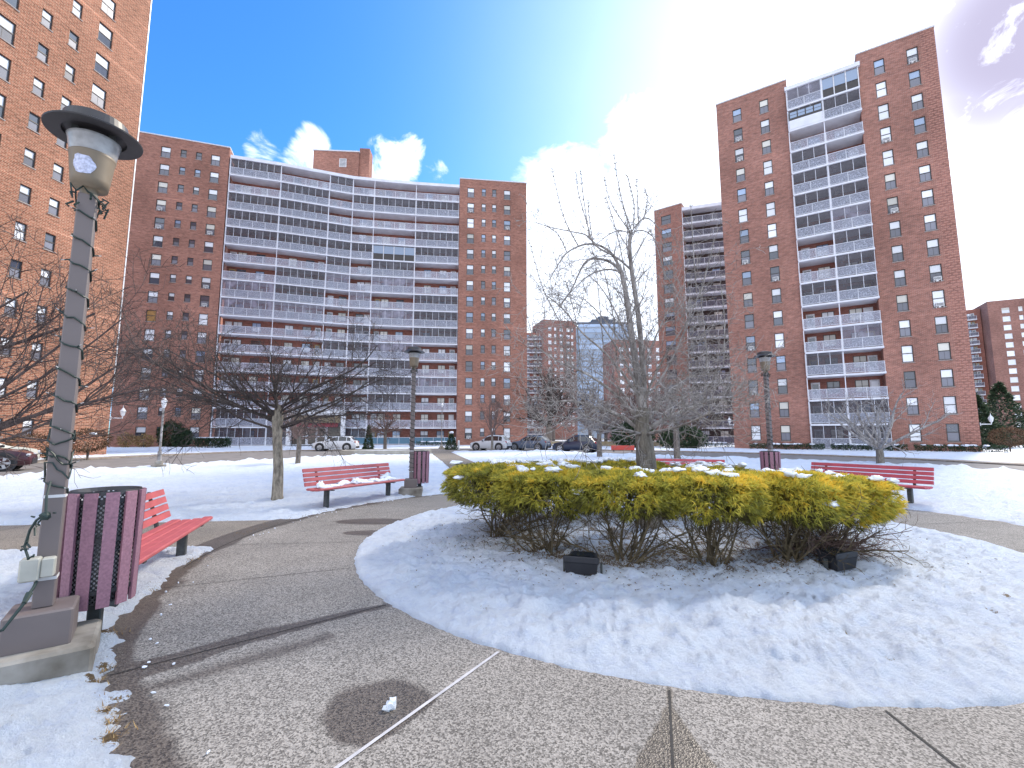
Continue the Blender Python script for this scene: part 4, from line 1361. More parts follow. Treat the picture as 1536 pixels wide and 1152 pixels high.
def string_lights(x, y, rz, z0, z1, turns, label, tangle=True, seed=1):
    rg = random.Random(seed)
    t = empty("string_lights", (x, y, 0), rz, label, "string lights", "light strings wound round the lamp posts")
    mb = MB(); mbb = MB(); pts = []
    n = turns * 12
    hw = .061
    for k in range(n + 1):
        f = k / n; a = -2 * math.pi * turns * f
        c, s = math.cos(a), math.sin(a); q = hw / max(abs(c), abs(s)) * (1 if max(abs(c), abs(s)) > .75 else .98)
        pts.append(Vector((c * q, s * q, z0 + (z1 - z0) * f + .012 * rg.uniform(-1, 1))))
        if k % 5 == 2:
            p_ = pts[-1]; d = Vector((c, s, rg.uniform(-.4, .8))).normalized()
            mb.tube([p_, p_ + d * .03], [.006, .006], 4)
            mbb.tube([p_ + d * .03, p_ + d * .05], [.004, .002], 4)
    mb.tube(pts, .0068, 5)
    if tangle:
        for zz in (1.35, 1.45, 1.58, z1):
            pts = []
            for k in range(17):
                a = 2 * math.pi * k / 16; c, s = math.cos(a), math.sin(a); q = .064 / max(abs(c), abs(s))
                pts.append((c * q, s * q, zz + .05 * math.sin(a * 2 + zz * 9) + .02 * rg.uniform(-1, 1)))
            mb.tube(pts, .006, 4)
        for k in range(16):
            a = rg.uniform(0, 6.28); zz = z1 - .03 + rg.uniform(-.05, .06)
            c, s = math.cos(a), math.sin(a)
            mb.tube([(c * .08, s * .08, zz), (c * .12, s * .12, zz + rg.uniform(-.05, .05)), (c * .10, s * .10, zz - .05)], .007, 4)
    mb.build("wire", M['wire'], t); mbb.build("bulbs", M['bulb'], t)
    return t


s1 = string_lights(-3.21, 3.27, R(38), 1.2, 3.38, 11, "green wire of small lights spiralling up the foreground lamp post")
string_lights(-2.72, 12.5, R(8), .6, 3.4, 24, "dark light string wound tightly round the middle lamp post", seed=2)
string_lights(7.42, 13.2, R(30), .6, 3.4, 24, "dark light string wound tightly round the right lamp post", seed=3)
# hanging lead, socket box and cord at the near post
def P1(px, py, Y=3.2): return at(px, py, Y)
jb = empty("junction_box", P1(52, 853, 3.17), R(38), "beige outdoor socket box fixed low on the foreground lamp post", "socket box")
mb = MB(); mb.bevbox(-.07, -.05, -.075, .03, .05, .075, .01); mb.build("cover", M['jbox'], jb)
mb = MB(); mb.bevbox(.03, -.04, -.06, .10, .04, .065, .008); mb.build("back_box", M['jbox'], jb)
mb = MB()
pts = [P1(76, 722, 3.2), P1(70, 745, 3.15), P1(69, 770, 3.13), P1(55, 780, 3.12), P1(45, 795, 3.12), P1(37, 820, 3.12), P1(43, 838, 3.12), P1(36, 850, 3.12)]
mb.tube(pts, .008, 5)
rg = random.Random(6)
for k in range(14):
    q = pts[rg.randrange(1, 7)] + Vector((rg.uniform(-.04, .04), rg.uniform(-.03, .03), rg.uniform(-.03, .03)))
    mb.tube([q, q + Vector((rg.uniform(-.05, .05), rg.uniform(-.03, .03), rg.uniform(-.05, .04)))], [.007, .005], 4)
mb.lump(tuple(P1(68, 774, 3.13)), .035, .03, .03, 2)
tag(mb.build("light_lead", M['wire']), "tangled loose end of the light string hanging beside the near lamp post", "cable")
mb = MB()
pts = [P1(55, 872, 3.16), P1(50, 882, 3.13), P1(44, 890, 3.1), P1(36, 905, 3.05), P1(20, 925, 3.0), P1(4, 945, 2.95), P1(-40, 960, 2.9)]
mb.tube(pts, .009, 6); mb.tube([pts[2], pts[3]], [.02, .014], 6)
tag(mb.build("power_cord", M['wire']), "dark power cord with a plug drooping to the left below the socket box", "cable")


def floodlight(x, y, rz, label):
    t = empty("floodlight", (x, y, .06), rz, label, "floodlight", "black ground floodlights under the hedge")
    mb = MB()
    mb.hexa([(-.17, -.10, 0), (.17, -.10, 0), (.15, .1, 0), (-.15, .1, 0)], [(-.19, -.12, .14), (.19, -.12, .14), (.15, .14, .19), (-.15, .14, .19)])
    mb.bevbox(-.20, -.125, .125, .20, -.10, .2, .01)
    mb.build("housing", M['black'], t)
    mb = MB(); mb.hexa([(-.15, -.09, .148), (.15, -.09, .148), (.12, .12, .193), (-.12, .12, .193)], [(-.15, -.09, .154), (.15, -.09, .154), (.12, .12, .199), (-.12, .12, .199)]); mb.build("lens", M['carglass'], t)
    mb = MB(); mb.box(-.22, -.02, -.03, -.2, .02, .12); mb.box(.2, -.02, -.03, .22, .02, .12); mb.build("bracket", M['leg'], t)


floodlight(.80, 5.36, R(-18), "black box floodlight on the snow, under the hedge left of centre")
floodlight(3.82, 5.55, R(24), "black box floodlight half covered by low twigs at the hedge right")
mb = MB()
for k, (dx, dy, a, b_, h) in enumerate([(0, 0, .032, .026, .035), (.018, .012, .022, .02, .05), (-.018, -.008, .02, .016, .02)]):
    mb.lump((-.72 + dx, 2.87 + dy, .012), a, b_, h, seed=k, n=8, amp=.7, freq=2.5)
tag(mb.build("ice_chunk", M['ice']), "small lump of ice melting on the wet patch of path", "ice")


def wall_lantern(p, rz, label, arm=.55):
    t = empty("wall_lantern", p, rz, label, "lantern", "white wall lanterns on the brick corners")
    mb = MB(); mb.box(-.04, -.05, -.2, .0, .05, .1); mb.tube([(0, 0, -.05), (arm, 0, -.05), (arm, 0, .12)], .045, 6); mb.build("arm", M['iron'], t)
    mb = MB(); mb.lathe([(.05, .1), (.13, .2), (.2, .5), (.22, .52), (.10, .7), (.04, .78), (.02, .95), (0, 1.0)], 8, (arm, 0, 0)); mb.build("lantern_head", M['iron'], t)


wall_lantern((-32.75, 37.25, 3.05), R(8), "white lantern on the lower corner of the sunlit left block", .85)
wall_lantern((2.5, 73.4, 3.1), R(0), "white lantern on the right corner of the wide middle block", .8)
wall_lantern((26.6, 54.9, 2.9), R(200), "white lantern on the left corner of the nearest tower", .6)
wall_lantern((44.5, 43.4, 2.7), R(-20), "white lantern on the right corner of the nearest tower", .8)


def lantern_post(x, y, h, label, sc=1.0):
    t = empty("lantern_post", (x, y, 0), 0, label, "lamp post")
    mb = MB(); mb.lathe([(.35 * sc, -.1), (.35 * sc, .16), (.2 * sc, .18), (.2 * sc, .34), (.1 * sc, .36), (.0, .36)], 12); mb.build("base", M['concrete_block'], t)
    mb = MB(); mb.lathe([(.1, .3), (.085, .8), (.05, .85), (.045, h - .4), (0, h - .4)], 10); mb.build("post", simple('weathered_post', (0.38, 0.36, 0.35), .6, col2=(.12, .1, .09), scale=4), t)
    mb = MB(); mb.lathe([(.045, h - .4), (.09, h - .3), (.13, h - .08), (.145, h - .06), (.07, h + .06), (.015, h + .13), (0, h + .2)], 8); mb.build("lantern_head", M['iron'], t)


lantern_post(-17.3, 22.6, 3.35, "thin whitish lantern post on a block at the lawn edge near the drive", .9)
lantern_post(-8.6, 56, 5.4, "dark slim lantern post in front of the right end of the wide block")
lantern_post(11.2, 31, 3.0, "short slim post at the lawn edge, right of the central tree trunk", .5)

# bollard, planter, red barrier, fence
mb = MB(); mb.lathe([(.12, -.1), (.12, .95), (.08, 1.02), (0, 1.03)], 10, (-6.1, 52.5, 0))
tag(mb.build("bollard", M['iron']), "short white bollard beside the small shrub at the far path end", "bollard")
mb = MB()
pl = smooth_poly([(-14.2, 38.2), (-13.6, 36.2), (-9.2, 37.0), (-6.7, 38.6), (-7.2, 40.6), (-11, 41)], 1)
n = len(pl)
cpl = sum(pl) / n
for i in range(n):
    a, b = pl[i], pl[(i + 1) % n]; ai, bi = cpl + (a - cpl) * .88, cpl + (b - cpl) * .88
    mb.hexa([(*a, -.1), (*b, -.1), (*bi, -.1), (*ai, -.1)], [(*a, .40), (*b, .40), (*bi, .40), (*ai, .40)])
tag(mb.build("planter_wall", M['stone']), "low curved concrete planter wall at the far edge of the lawn", "planter")
mb = MB(); mb.face([(*(cpl + (q_ - cpl) * .9), .33) for q_ in pl]); 
tag(mb.build("planter_snow", M['lump_snow']), "snow filling the low concrete planter", "snow")
t = empty("barrier", (11.2, 46.5, 0), R(-8), "low red barrier board standing beyond the drive behind the central trunk", "barrier")
mb = MB(); mb.bevbox(-1.15, -.04, .12, 1.15, .04, .58, .02); mb.build("board", paint('barrier_red', (.62, .07, .05)), t)
for s in (-1, 1):
    mb = MB(); mb.bevbox(s * .9 - .05, -.2, -.05, s * .9 + .05, .2, .14, .02); mb.build("foot", M['leg'], t)
t = empty("low_fence", (4, 66, 0), R(-3), "long low yellowish wall and rail beyond the parked cars", "fence")
mb = MB(); mb.box(0, 0, -.1, 22, .25, .75); mb.build("wall", simple('tan_wall', (.33, .26, .16), .9, scale=2), t)
mb = MB(); mb.tube([(0, .1, 1.05), (22, .1, 1.05)], .04, 5)
for k in range(12): mb.tube([(k * 2, .1, .7), (k * 2, .1, 1.05)], .03, 5)
mb.build("rail", M['leg'], t)


# ------------------------------------------------------------------ parked cars
def car(x, y, heading, label, col, L=4.5, Hh=1.62, W=1.84, group="cars parked along the drive", snow=False, name="car_paint"):
    t = empty("parked_car", (x, y, -.03), heading, label, "car", group)
    k = L / 4.5
    # x forward (+x = front), station: x, top z, half width at shoulder, half width at the top, bottom z
    st = [(2.25, .62, .62, .58, .34), (2.20, .72, .74, .66, .28), (2.0, .86, .86, .74, .25), (1.5, .97, .91, .78, .24), (.95, 1.04, .92, .78, .24), (.80, 1.09, .92, .74, .24),
          (.10, Hh - .08, .92, .64, .24), (-.3, Hh, .92, .64, .24), (-1.0, Hh, .92, .64, .24), (-1.55, Hh - .05, .92, .62, .24), (-2.02, 1.08, .90, .70, .25), (-2.15, .95, .86, .72, .27), (-2.25, .60, .78, .70, .34)]
    belt = lambda tz: min(tz - .015, 1.0)
    mb = MB(); rows = []
    for (sx, tz, wsh, wt, bz) in st:
        bl_ = belt(tz); s_ = W / 1.84
        half = [(wsh * .9, bz), (wsh, bz + .16), (wsh, max(bz + .2, bl_ - .22)), (wsh * .965, bl_), (wt + (wsh * .965 - wt) * .08, tz - (tz - bl_) * .12), (wt * .9, tz)]
        row = [(sx * k, -a * s_, z) for a, z in half] + [(sx * k, a * s_, z) for a, z in half[::-1]]
        rows.append(row)
    i0 = 0
    for r_ in rows: mb.v.extend(r_)
    m_ = len(rows[0])
    for i in range(len(rows) - 1):
        for j in range(m_):
            a = i * m_ + j; b = i * m_ + (j + 1) % m_
            mb.f.append((a, a + m_, b + m_, b)); mb.m.append(0)
    mb.f.append(tuple(range(m_))); mb.m.append(0)
    mb.f.append(tuple(range((len(rows) - 1) * m_, len(rows) * m_))[::-1]); mb.m.append(0)
    body = mb.build("body", paint(name, col), t, smooth=True)
    body.data.set_sharp_from_angle(angle=R(35)) if hasattr(body.data, "set_sharp_from_angle") else None
    # glazing, lifted slightly off the sides
    def side(xa, f, s_):
        for i in range(len(st) - 1):
            if st[i + 1][0] <= xa <= st[i][0]:
                u = (st[i][0] - xa) / (st[i][0] - st[i + 1][0])
                tz = st[i][1] + (st[i + 1][1] - st[i][1]) * u; ws = st[i][2] + (st[i + 1][2] - st[i][2]) * u; wt = st[i][3] + (st[i + 1][3] - st[i][3]) * u
                bl_ = belt(tz); z = bl_ + (tz - bl_) * f; w_ = ws * .965 + (wt - ws * .965) * f * .95
                return (xa * k, s_ * (w_ * W / 1.84 + .012), z)
    for s_ in (-1, 1):
        for (xa, xb) in ((.42, -.42), (-.50, -1.25), (-1.32, -1.68)):
            mb = MB(); n_ = 4
            for q_ in range(n_):
                u0 = xa + (xb - xa) * q_ / n_; u1 = xa + (xb - xa) * (q_ + 1) / n_
                mb.face([side(u0, .1, s_), side(u1, .1, s_), side(u1, .84, s_), side(u0, .84, s_)])
            mb.build("side_window", M['carglass'], t)
    mb = MB(); mb.face([(.76 * k, -.68, 1.12), (.76 * k, .68, 1.12), (.14 * k, .56, Hh - .1), (.14 * k, -.56, Hh - .1)])
    for vi in range(4): mb.v[vi] = (mb.v[vi][0] + .02, mb.v[vi][1], mb.v[vi][2] + .02)
    mb.build("windscreen", M['carglass'], t)
    mb = MB(); mb.face([(-2.02 * k - .02, .64, 1.12), (-2.02 * k - .02, -.64, 1.12), (-1.62 * k - .02, -.54, Hh - .12), (-1.62 * k - .02, .54, Hh - .12)]); mb.build("rear_window", M['carglass'], t)
    for s_ in (-1, 1):
        for xx in (1.38 * k, -1.36 * k):
            mb = MB(); q_ = Matrix.Rotation(R(90), 3, 'X')
            mb.lathe([(.36, -.115), (.375, -.08), (.375, .08), (.36, .115), (.25, .118), (.25, .08), (0, .08)] if s_ < 0 else [(0, -.08), (.25, -.08), (.25, -.118), (.36, -.115), (.375, -.08), (.375, .08), (.36, .115)], 20, tilt=q_)
            wh = mb.build("wheel", M['rubber'], t, (xx, s_ * (W / 2 - .10), .375))
            mb = MB()
            for q2 in range(5):
                a = 2 * math.pi * q2 / 5; c_, d_ = math.cos(a), math.sin(a); yy = s_ * .10
                w1, w2 = .045, .06
                pts = [(c_ * .03 - d_ * w1, yy, d_ * .03 + c_ * w1), (c_ * .235 - d_ * w2, yy, d_ * .235 + c_ * w2), (c_ * .235 + d_ * w2, yy, d_ * .235 - c_ * w2), (c_ * .03 + d_ * w1, yy, d_ * .03 - c_ * w1)]
                mb.face(pts if s_ > 0 else pts[::-1])
            mb.lathe([(.225, .09), (.25, .12), (.262, .119)], 20, tilt=Matrix.Rotation(R(-90 * s_), 3, 'X'))
            mb.build("rim", M['rim'], wh)
            mb = MB(); mb.lathe([(.30, -.02), (.455, -.02), (.47, .005), (.30, .006)] if True else [], 20, tilt=Matrix.Rotation(R(-90 * s_), 3, 'X'))
            mb.build("wheel_arch", M['black'], t, (xx, s_ * (W / 2 - .002), .40))
    for s_ in (-1, 1):
        mb = MB(); mb.bevbox(2.02 * k, s_ * .64 - .16, .66, 2.19 * k, s_ * .64 + .16, .79, .03); mb.build("headlight", M['head'], t)
        mb = MB(); mb.bevbox(-2.19 * k, s_ * .72 - .12, .82, -2.0 * k, s_ * .72 + .12, 1.02, .03); mb.build("tail_light", M['tail'], t)
        mb = MB(); mb.bevbox(.45, s_ * 1.0 - .09, .98, .62, s_ * 1.0 + .09, 1.11, .03); mb.build("mirror", M['black'], t)
    mb = MB(); mb.box(-2.27 * k, -.7, .3, -2.1 * k, .7, .5); mb.box(2.1 * k, -.6, .3, 2.262 * k, .6, .56); mb.build("bumper", M['black'], t)
    mb = MB(); mb.box(-2.262 * k, -.26, .68, -2.2 * k, .26, .80); mb.build("number_plate", M['coping'], t)
    mb = MB()
    for s_ in (-1, 1): mb.box(-1.5 * k, s_ * .55 - .02, Hh - .02, .1 * k, s_ * .55 + .02, Hh + .045)
    mb.build("roof_rails", M['leg'], t)
    if snow:
        mb = MB(); mb.lump((-.6, 0, Hh - .02), 1.0, .6, .12, 3, 16, .3); mb.build("roof_snow", M['lump_snow'], t, smooth=True)
    return t


car(-18.6, 48.5, R(185), "white hatchback parked by the entrance, behind the small pruned tree", (.72, .73, .76), 4.5, 1.55, name="white_paint")
car(-2.3, 50.0, R(158), "silver white crossover, first of the three cars by the drive", (.62, .63, .66), 4.4, 1.66, name="silver_paint")
car(1.9, 50.0, R(155), "slate blue crossover parked between the silver and the navy car", (.10, .13, .19), 4.5, 1.62, name="slate_paint")
car(6.25, 44.6, R(153), "dark navy crossover, nearest of the three parked cars", (.012, .02, .05), 4.5, 1.62, name="navy_paint")
car(-24.6, 20.6, R(38), "dark maroon car behind the bare branches at the left edge", (.06, .014, .02), 4.6, 1.5, name="maroon_paint", snow=True)
car(-28.6, 24.6, R(70), "cream car with snow on its roof under the left branches", (.6, .58, .5), 4.6, 1.5, name="cream_paint", snow=True)


# ------------------------------------------------------------------ bare trees
def rot_dir(d, ang, az):
    o = d.orthogonal().normalized(); w_ = d.cross(o)
    return (d * math.cos(ang) + (o * math.cos(az) + w_ * math.sin(az)) * math.sin(ang)).normalized()


def grow(mb, p, d, L, r, lvl, sp, rg):
    s = sp[lvl]
    n = s.get('seg', 4); pts = [p.copy()]; rad = [r]; dirs = [d.copy()]
    tip = s.get('tip', .35)
    for k in range(n):
        j = Vector((rg.gauss(0, 1), rg.gauss(0, 1), rg.gauss(0, 1))) * s.get('wob', .12)
        d = (d + j + Vector((0, 0, s.get('trop', 0)))).normalized()
        p = p + d * (L / n); pts.append(p.copy()); dirs.append(d.copy()); rad.append(r * (1 - (1 - tip) * (k + 1) / n))
    mb.tube(pts, rad, 7 if r > .045 else (5 if r > .015 else 3), cap=False)
    if lvl + 1 < len(sp):
        m = s['n']; m = m if isinstance(m, int) else rg.randint(*m)
        az0 = rg.uniform(0, 6.28)
        for i in range(m):
            f = s.get('from', .3) + (1 - s.get('from', .3)) * (i + rg.random()) / m
            x = min(f * n, n - .001); k = int(x); u = x - k
            q = pts[k].lerp(pts[k + 1], u)
            a = R(rg.uniform(*s['ang'])); nd = rot_dir(dirs[k + 1], a, az0 + 2.4 * i + rg.uniform(-.4, .4))
            rr = rad[k] * s.get('rr', .55)
            grow(mb, q, nd, L * s.get('lr', .6) * rg.uniform(.7, 1.2) * (1 - .35 * f), max(rr, s.get('rmin', .0035)), lvl + 1, sp, rg)


def finish_tree(t, trunk, crown, bark_m, twig_m):
    trunk.build("trunk", M[bark_m], t, smooth=True)
    crown.build("crown", M[twig_m], t)


# young spreading tree on the left lawn
t = empty("bare_tree", (-5.78, 11.35, .0), 0, "bare flat topped tree standing on the snow left of the pink bench", "tree")
rg = random.Random(17)
tr = MB(); cr = MB()
tp = [(.06, 0, -.1), (.05, 0, .15), (.03, .02, .8), (-.03, 0, 1.5), (-.05, 0, 2.0), (-.04, .03, 2.35)]
tr.tube(tp, [.17, .13, .115, .108, .13, .09], 12, cap=False)
spec = [dict(seg=7, wob=.11, trop=.012, n=(9, 12), ang=(22, 62), lr=.5, rr=.5, from_=.15), dict(seg=5, wob=.16, trop=.02, n=(6, 9), ang=(25, 60), lr=.5, rr=.55, rmin=.005),
        dict(seg=4, wob=.2, trop=-.02, n=(4, 6), ang=(25, 65), lr=.6, rr=.6, rmin=.0045), dict(seg=3, wob=.25, trop=-.05, tip=.5)]
for s in spec: s['from'] = .12
for k in range(12):
    a = 2 * math.pi * k / 12 + rg.uniform(-.2, .2)
    el = R(rg.choice([6, 14, 22, 34, 48, 66]))
    z = rg.uniform(1.75, 2.3)
    d = Vector((math.cos(a) * math.cos(el), math.sin(a) * math.cos(el) * .8, math.sin(el)))
    grow(cr, Vector((-.04, .01, z)), d, rg.uniform(2.7, 3.7) if el < .5 else rg.uniform(1.4, 2.0), rg.uniform(.022, .042), 0, spec, rg)
for az_, el_, L in ((172, 6, 3.9), (186, 14, 4.0), (198, 22, 3.7), (164, 26, 3.4), (180, 34, 3.2), (-8, 10, 2.8), (12, 22, 2.8)):
    d = Vector((math.cos(R(az_)) * math.cos(R(el_)), math.sin(R(az_)) * math.cos(R(el_)), math.sin(R(el_))))
    grow(cr, Vector((-.04, .01, rg.uniform(1.7, 2.2))), d, L, rg.uniform(.026, .04), 0, spec, rg)
finish_tree(t, tr, cr, 'bark_spot', 'twig_dark')

# tree out of frame on the left, its branches reach in
t = empty("bare_tree", (-7.75, 5.1, 0), 0, "dark bare tree whose branches reach in from the left edge behind the lamp post", "tree")
rg = random.Random(29)
tr = MB(); cr = MB()
tr.tube([(0, 0, -.1), (.0, 0, .2), (.05, 0, .9), (.12, 0, 1.4)], [.22, .17, .14, .13], 10, cap=False)
spec = [dict(seg=8, wob=.11, trop=.04, n=(8, 10), ang=(18, 50), lr=.48, rr=.5), dict(seg=6, wob=.15, trop=.05, n=(5, 7), ang=(20, 55), lr=.5, rr=.55, rmin=.005),
        dict(seg=5, wob=.2, trop=.03, n=(3, 5), ang=(25, 60), lr=.55, rr=.6, rmin=.0035), dict(seg=3, wob=.2, trop=.0, tip=.5)]
for s in spec: s['from'] = .25
for k, (az_, el_, L) in enumerate([(5, 14, 3.3), (20, 30, 3.4), (35, 10, 3.3), (45, 42, 3.4), (60, 25, 3.2), (-12, 22, 3.0), (12, 50, 3.2), (-25, 40, 3.0), (75, 50, 3.0), (28, 62, 3.0), (100, 35, 2.8), (150, 40, 2.6), (200, 30, 2.6), (260, 40, 2.4)]):
    d = Vector((math.cos(R(az_)) * math.cos(R(el_)), math.sin(R(az_)) * math.cos(R(el_)), math.sin(R(el_))))
    grow(cr, Vector((.1, 0, rg.uniform(1.0, 1.4))), d, L * .98, rg.uniform(.026, .042), 0, spec, rg)
finish_tree(t, tr, cr, 'bark_dark', 'twig_brown')

# the central tree in the hedge ring: limbs follow the real ones, twigs grow from them
t = empty("bare_tree", (2.36, 7.9, 0), 0, "tall lichen grey bare tree with upright shoots rising from the golden hedge ring", "tree")
rg = random.Random(41)
tr = MB(); cr = MB()
base = Vector((2.36, 7.9, 0))
def cp(px, py, dy=0.0): return at(px, py, 7.9 + dy) - base
tr.tube([cp(974, 790), cp(973, 760), cp(971, 715), cp(969, 690), cp(967, 668), cp(962, 640), cp(964, 612)], [.24, .185, .165, .165, .15, .125, .11], 12, cap=False)
tw = [dict(seg=5, wob=.10, trop=.06, n=(3, 5), ang=(25, 60), lr=.5, rr=.6, rmin=.0045), dict(seg=4, wob=.14, trop=.03, n=(2, 3), ang=(25, 60), lr=.55, rr=.7, rmin=.0038), dict(seg=3, wob=.15, trop=.0, tip=.6)]
for s in tw: s['from'] = .2
buds = MB()


def limb(pts, r0, r1, ntw, Lt=(.5, 1.1), up=.7, spec=tw, ang=(35, 80)):
    P_ = [cp(*q) if len(q) == 3 else cp(q[0], q[1]) for q in pts]
    # smooth
    for _ in range(2):
        Q = [P_[0]]
        for a, b in zip(P_[:-1], P_[1:]): Q += [a.lerp(b, .25), a.lerp(b, .75)]
        P_ = Q + [P_[-1]]
    n_ = len(P_)
    rad = [r0 + (r1 - r0) * k / (n_ - 1) for k in range(n_)]
    cr.tube(P_, rad, 8 if r0 > .04 else (6 if r0 > .02 else 4), cap=False)
    for i in range(ntw):
        k = min(n_ - 2, int((.12 + .88 * rg.random()) * (n_ - 1)))
        d = (P_[k + 1] - P_[k]).normalized()
        nd = rot_dir(d, R(rg.uniform(*ang)), rg.uniform(0, 6.28))
        nd = (nd + Vector((0, 0, up * rg.uniform(.2, 1.3)))).normalized()
        grow(cr, P_[k].copy(), nd, rg.uniform(*Lt), max(.005, min(.011, rad[k] * .4)), 0, spec, rg)


def shoot(pts, r=.0125):
    P_ = [cp(q[0], q[1], q[2] if len(q) > 2 else 0) for q in pts]
    for _ in range(2):
        Q = [P_[0]]
        for a, b in zip(P_[:-1], P_[1:]): Q += [a.lerp(b, .25), a.lerp(b, .75)]
        P_ = Q + [P_[-1]]
    n_ = len(P_)
    cr.tube(P_, [r * (1 - .6 * k / n_) for k in range(n_)], 4, cap=False)
    for k in range(2, n_ - 1):
        for _ in range(2):
            d = rot_dir((P_[k + 1] - P_[k]).normalized(), R(rg.uniform(30, 60)), rg.uniform(0, 6.28))
            cr.tube([P_[k], P_[k] + d * rg.uniform(.025, .06)], [.007, .008], 3)


sp2 = [dict(seg=5, wob=.12, trop=-.05, n=(3, 4), ang=(25, 60), lr=.5, rr=.6, rmin=.0045), dict(seg=4, wob=.14, trop=-.03, n=(2, 3), ang=(25, 60), lr=.55, rr=.7, rmin=.0038), dict(seg=3, wob=.15, tip=.6)]
for s in sp2: s['from'] = .2
# two leaders
limb([(964, 615), (958, 575), (952, 535), (945, 485), (939, 440), (933, 409)], .075, .038, 22)
limb([(965, 612, .05), (966, 570, .1), (962, 520, .12), (959, 485, .12), (953, 440, .1), (947, 405, .1), (944, 370, .1), (946, 350, .1)], .06, .03, 22)
# arching tops
limb([(933, 409), (920, 395), (903, 388), (880, 388), (868, 410), (858, 435), (838, 460)], .028, .007, 10, (.3, .7), .1, sp2)
limb([(933, 409), (920, 382), (908, 372), (892, 365), (872, 367), (850, 378), (838, 395), (824, 420)], .028, .006, 10, (.3, .7), .1, sp2)
limb([(933, 409), (915, 403), (890, 408), (868, 425), (846, 450), (832, 475)], .02, .006, 8, (.3, .6), .0, sp2)
limb([(947, 405, .1), (925, 385, -.1), (895, 372, -.2), (882, 352, -.2), (860, 348, -.2), (830, 342, -.2), (800, 333, -.2)], .022, .005, 9, (.25, .6), .3)
limb([(946, 350, .1), (956, 335, .1), (966, 326, .1), (978, 330, .1), (990, 345, .1), (1000, 372, .1)], .016, .005, 7, (.2, .5), .2, sp2)
limb([(946, 350, .1), (930, 345, .2), (915, 350, .2), (900, 362, .2), (886, 372, .2)], .014, .005, 7, (.2, .5), .1, sp2)
limb([(946, 350, .1), (962, 344, .3), (978, 352, .3), (990, 372, .3), (1003, 400, .3)], .014, .005, 6, (.2, .5), .2, sp2)
for s_ in ([(948, 348, .1), (935, 310), (926, 270), (921, 232)], [(950, 345, .1), (952, 310), (947, 285), (940, 262)], [(946, 348), (932, 330), (914, 302), (906, 265)], [(958, 335), (956, 300), (955, 268)],
           [(888, 362), (876, 320), (866, 285), (864, 260)], [(885, 360), (874, 290), (871, 256)], [(868, 370), (846, 330), (836, 290), (828, 252)], [(850, 378), (838, 350), (818, 338)], [(940, 420), (925, 345), (908, 295)],
           [(838, 480), (812, 430), (802, 390), (793, 360)], [(965, 330), (972, 300), (968, 284)], [(890, 366), (884, 330), (882, 300)], [(1000, 420), (985, 370), (975, 345)], [(905, 520), (898, 440), (892, 385)], [(925, 540), (920, 470), (905, 400)], [(850, 560), (842, 500), (838, 440)],
           [(1045, 440), (1040, 380), (1036, 305)], [(1050, 445), (1062, 400), (1072, 360)], [(870, 540), (865, 480), (848, 420)], [(812, 560), (800, 510), (790, 470)], [(1062, 560), (1058, 500), (1050, 440)], [(1085, 550), (1088, 480), (1080, 420)]):
    shoot(s_)
# lower spreading limbs
tw2 = [dict(seg=6, wob=.13, trop=.045, n=(4, 6), ang=(25, 65), lr=.55, rr=.65, rmin=.0052), dict(seg=4, wob=.18, trop=.03, n=(2, 4), ang=(25, 65), lr=.65, rr=.75, rmin=.0044), dict(seg=3, wob=.2, trop=.0, tip=.6)]
for s in tw2: s['from'] = .15
for pts, r0, n_ in (
        ([(963, 648), (930, 622), (895, 612), (860, 600), (825, 604), (795, 596)], .042, 20), ([(962, 632), (925, 592), (890, 566), (862, 552), (830, 540), (800, 515)], .032, 18),
        ([(961, 600), (935, 560), (905, 525), (872, 500), (845, 462), (815, 440)], .026, 16), ([(964, 648), (1000, 626), (1035, 612), (1070, 596), (1104, 604)], .042, 20),
        ([(966, 628, .2), (1000, 592, .3), (1030, 566, .4), (1062, 556, .4), (1098, 545, .5)], .03, 18), ([(966, 600, .2), (995, 565, .2), (1022, 510, .2), (1042, 455, .2), (1056, 425, .2)], .026, 18),
        ([(965, 652), (940, 645, -.6), (905, 636, -1.2), (870, 620, -1.7)], .03, 13), ([(966, 652), (1000, 645, -.7), (1030, 636, -1.2), (1066, 618, -1.6)], .03, 13),
        ([(965, 640, .3), (945, 600, .9), (920, 575, 1.6), (890, 555, 2.2)], .03, 13), ([(966, 640, .3), (990, 605, 1), (1015, 580, 1.6), (1045, 560, 2.2)], .03, 13),
        ([(963, 600), (940, 545, -.4), (915, 505, -.8), (890, 470, -1.0)], .024, 13), ([(966, 600), (988, 550, -.4), (1012, 510, -.8), (1036, 475, -1.0)], .024, 13),
        ([(957, 560), (930, 510), (900, 470), (872, 445)], .02, 11), ([(962, 560), (985, 500), (1008, 455), (1030, 420)], .02, 11), ([(952, 530), (925, 470), (902, 430), (880, 410)], .017, 9),
        ([(1000, 592, .3), (1040, 600, .6), (1075, 575, .8), (1108, 560, 1)], .02, 11), ([(895, 612), (865, 632), (835, 622), (808, 630)], .018, 10), ([(1035, 612), (1062, 632), (1090, 630)], .018, 9)):
    limb(pts, r0, .007, int(n_ * 1.1), (.5, 1.25), .35, tw2)
finish_tree(t, tr, cr, 'bark_grey', 'twig_grey')


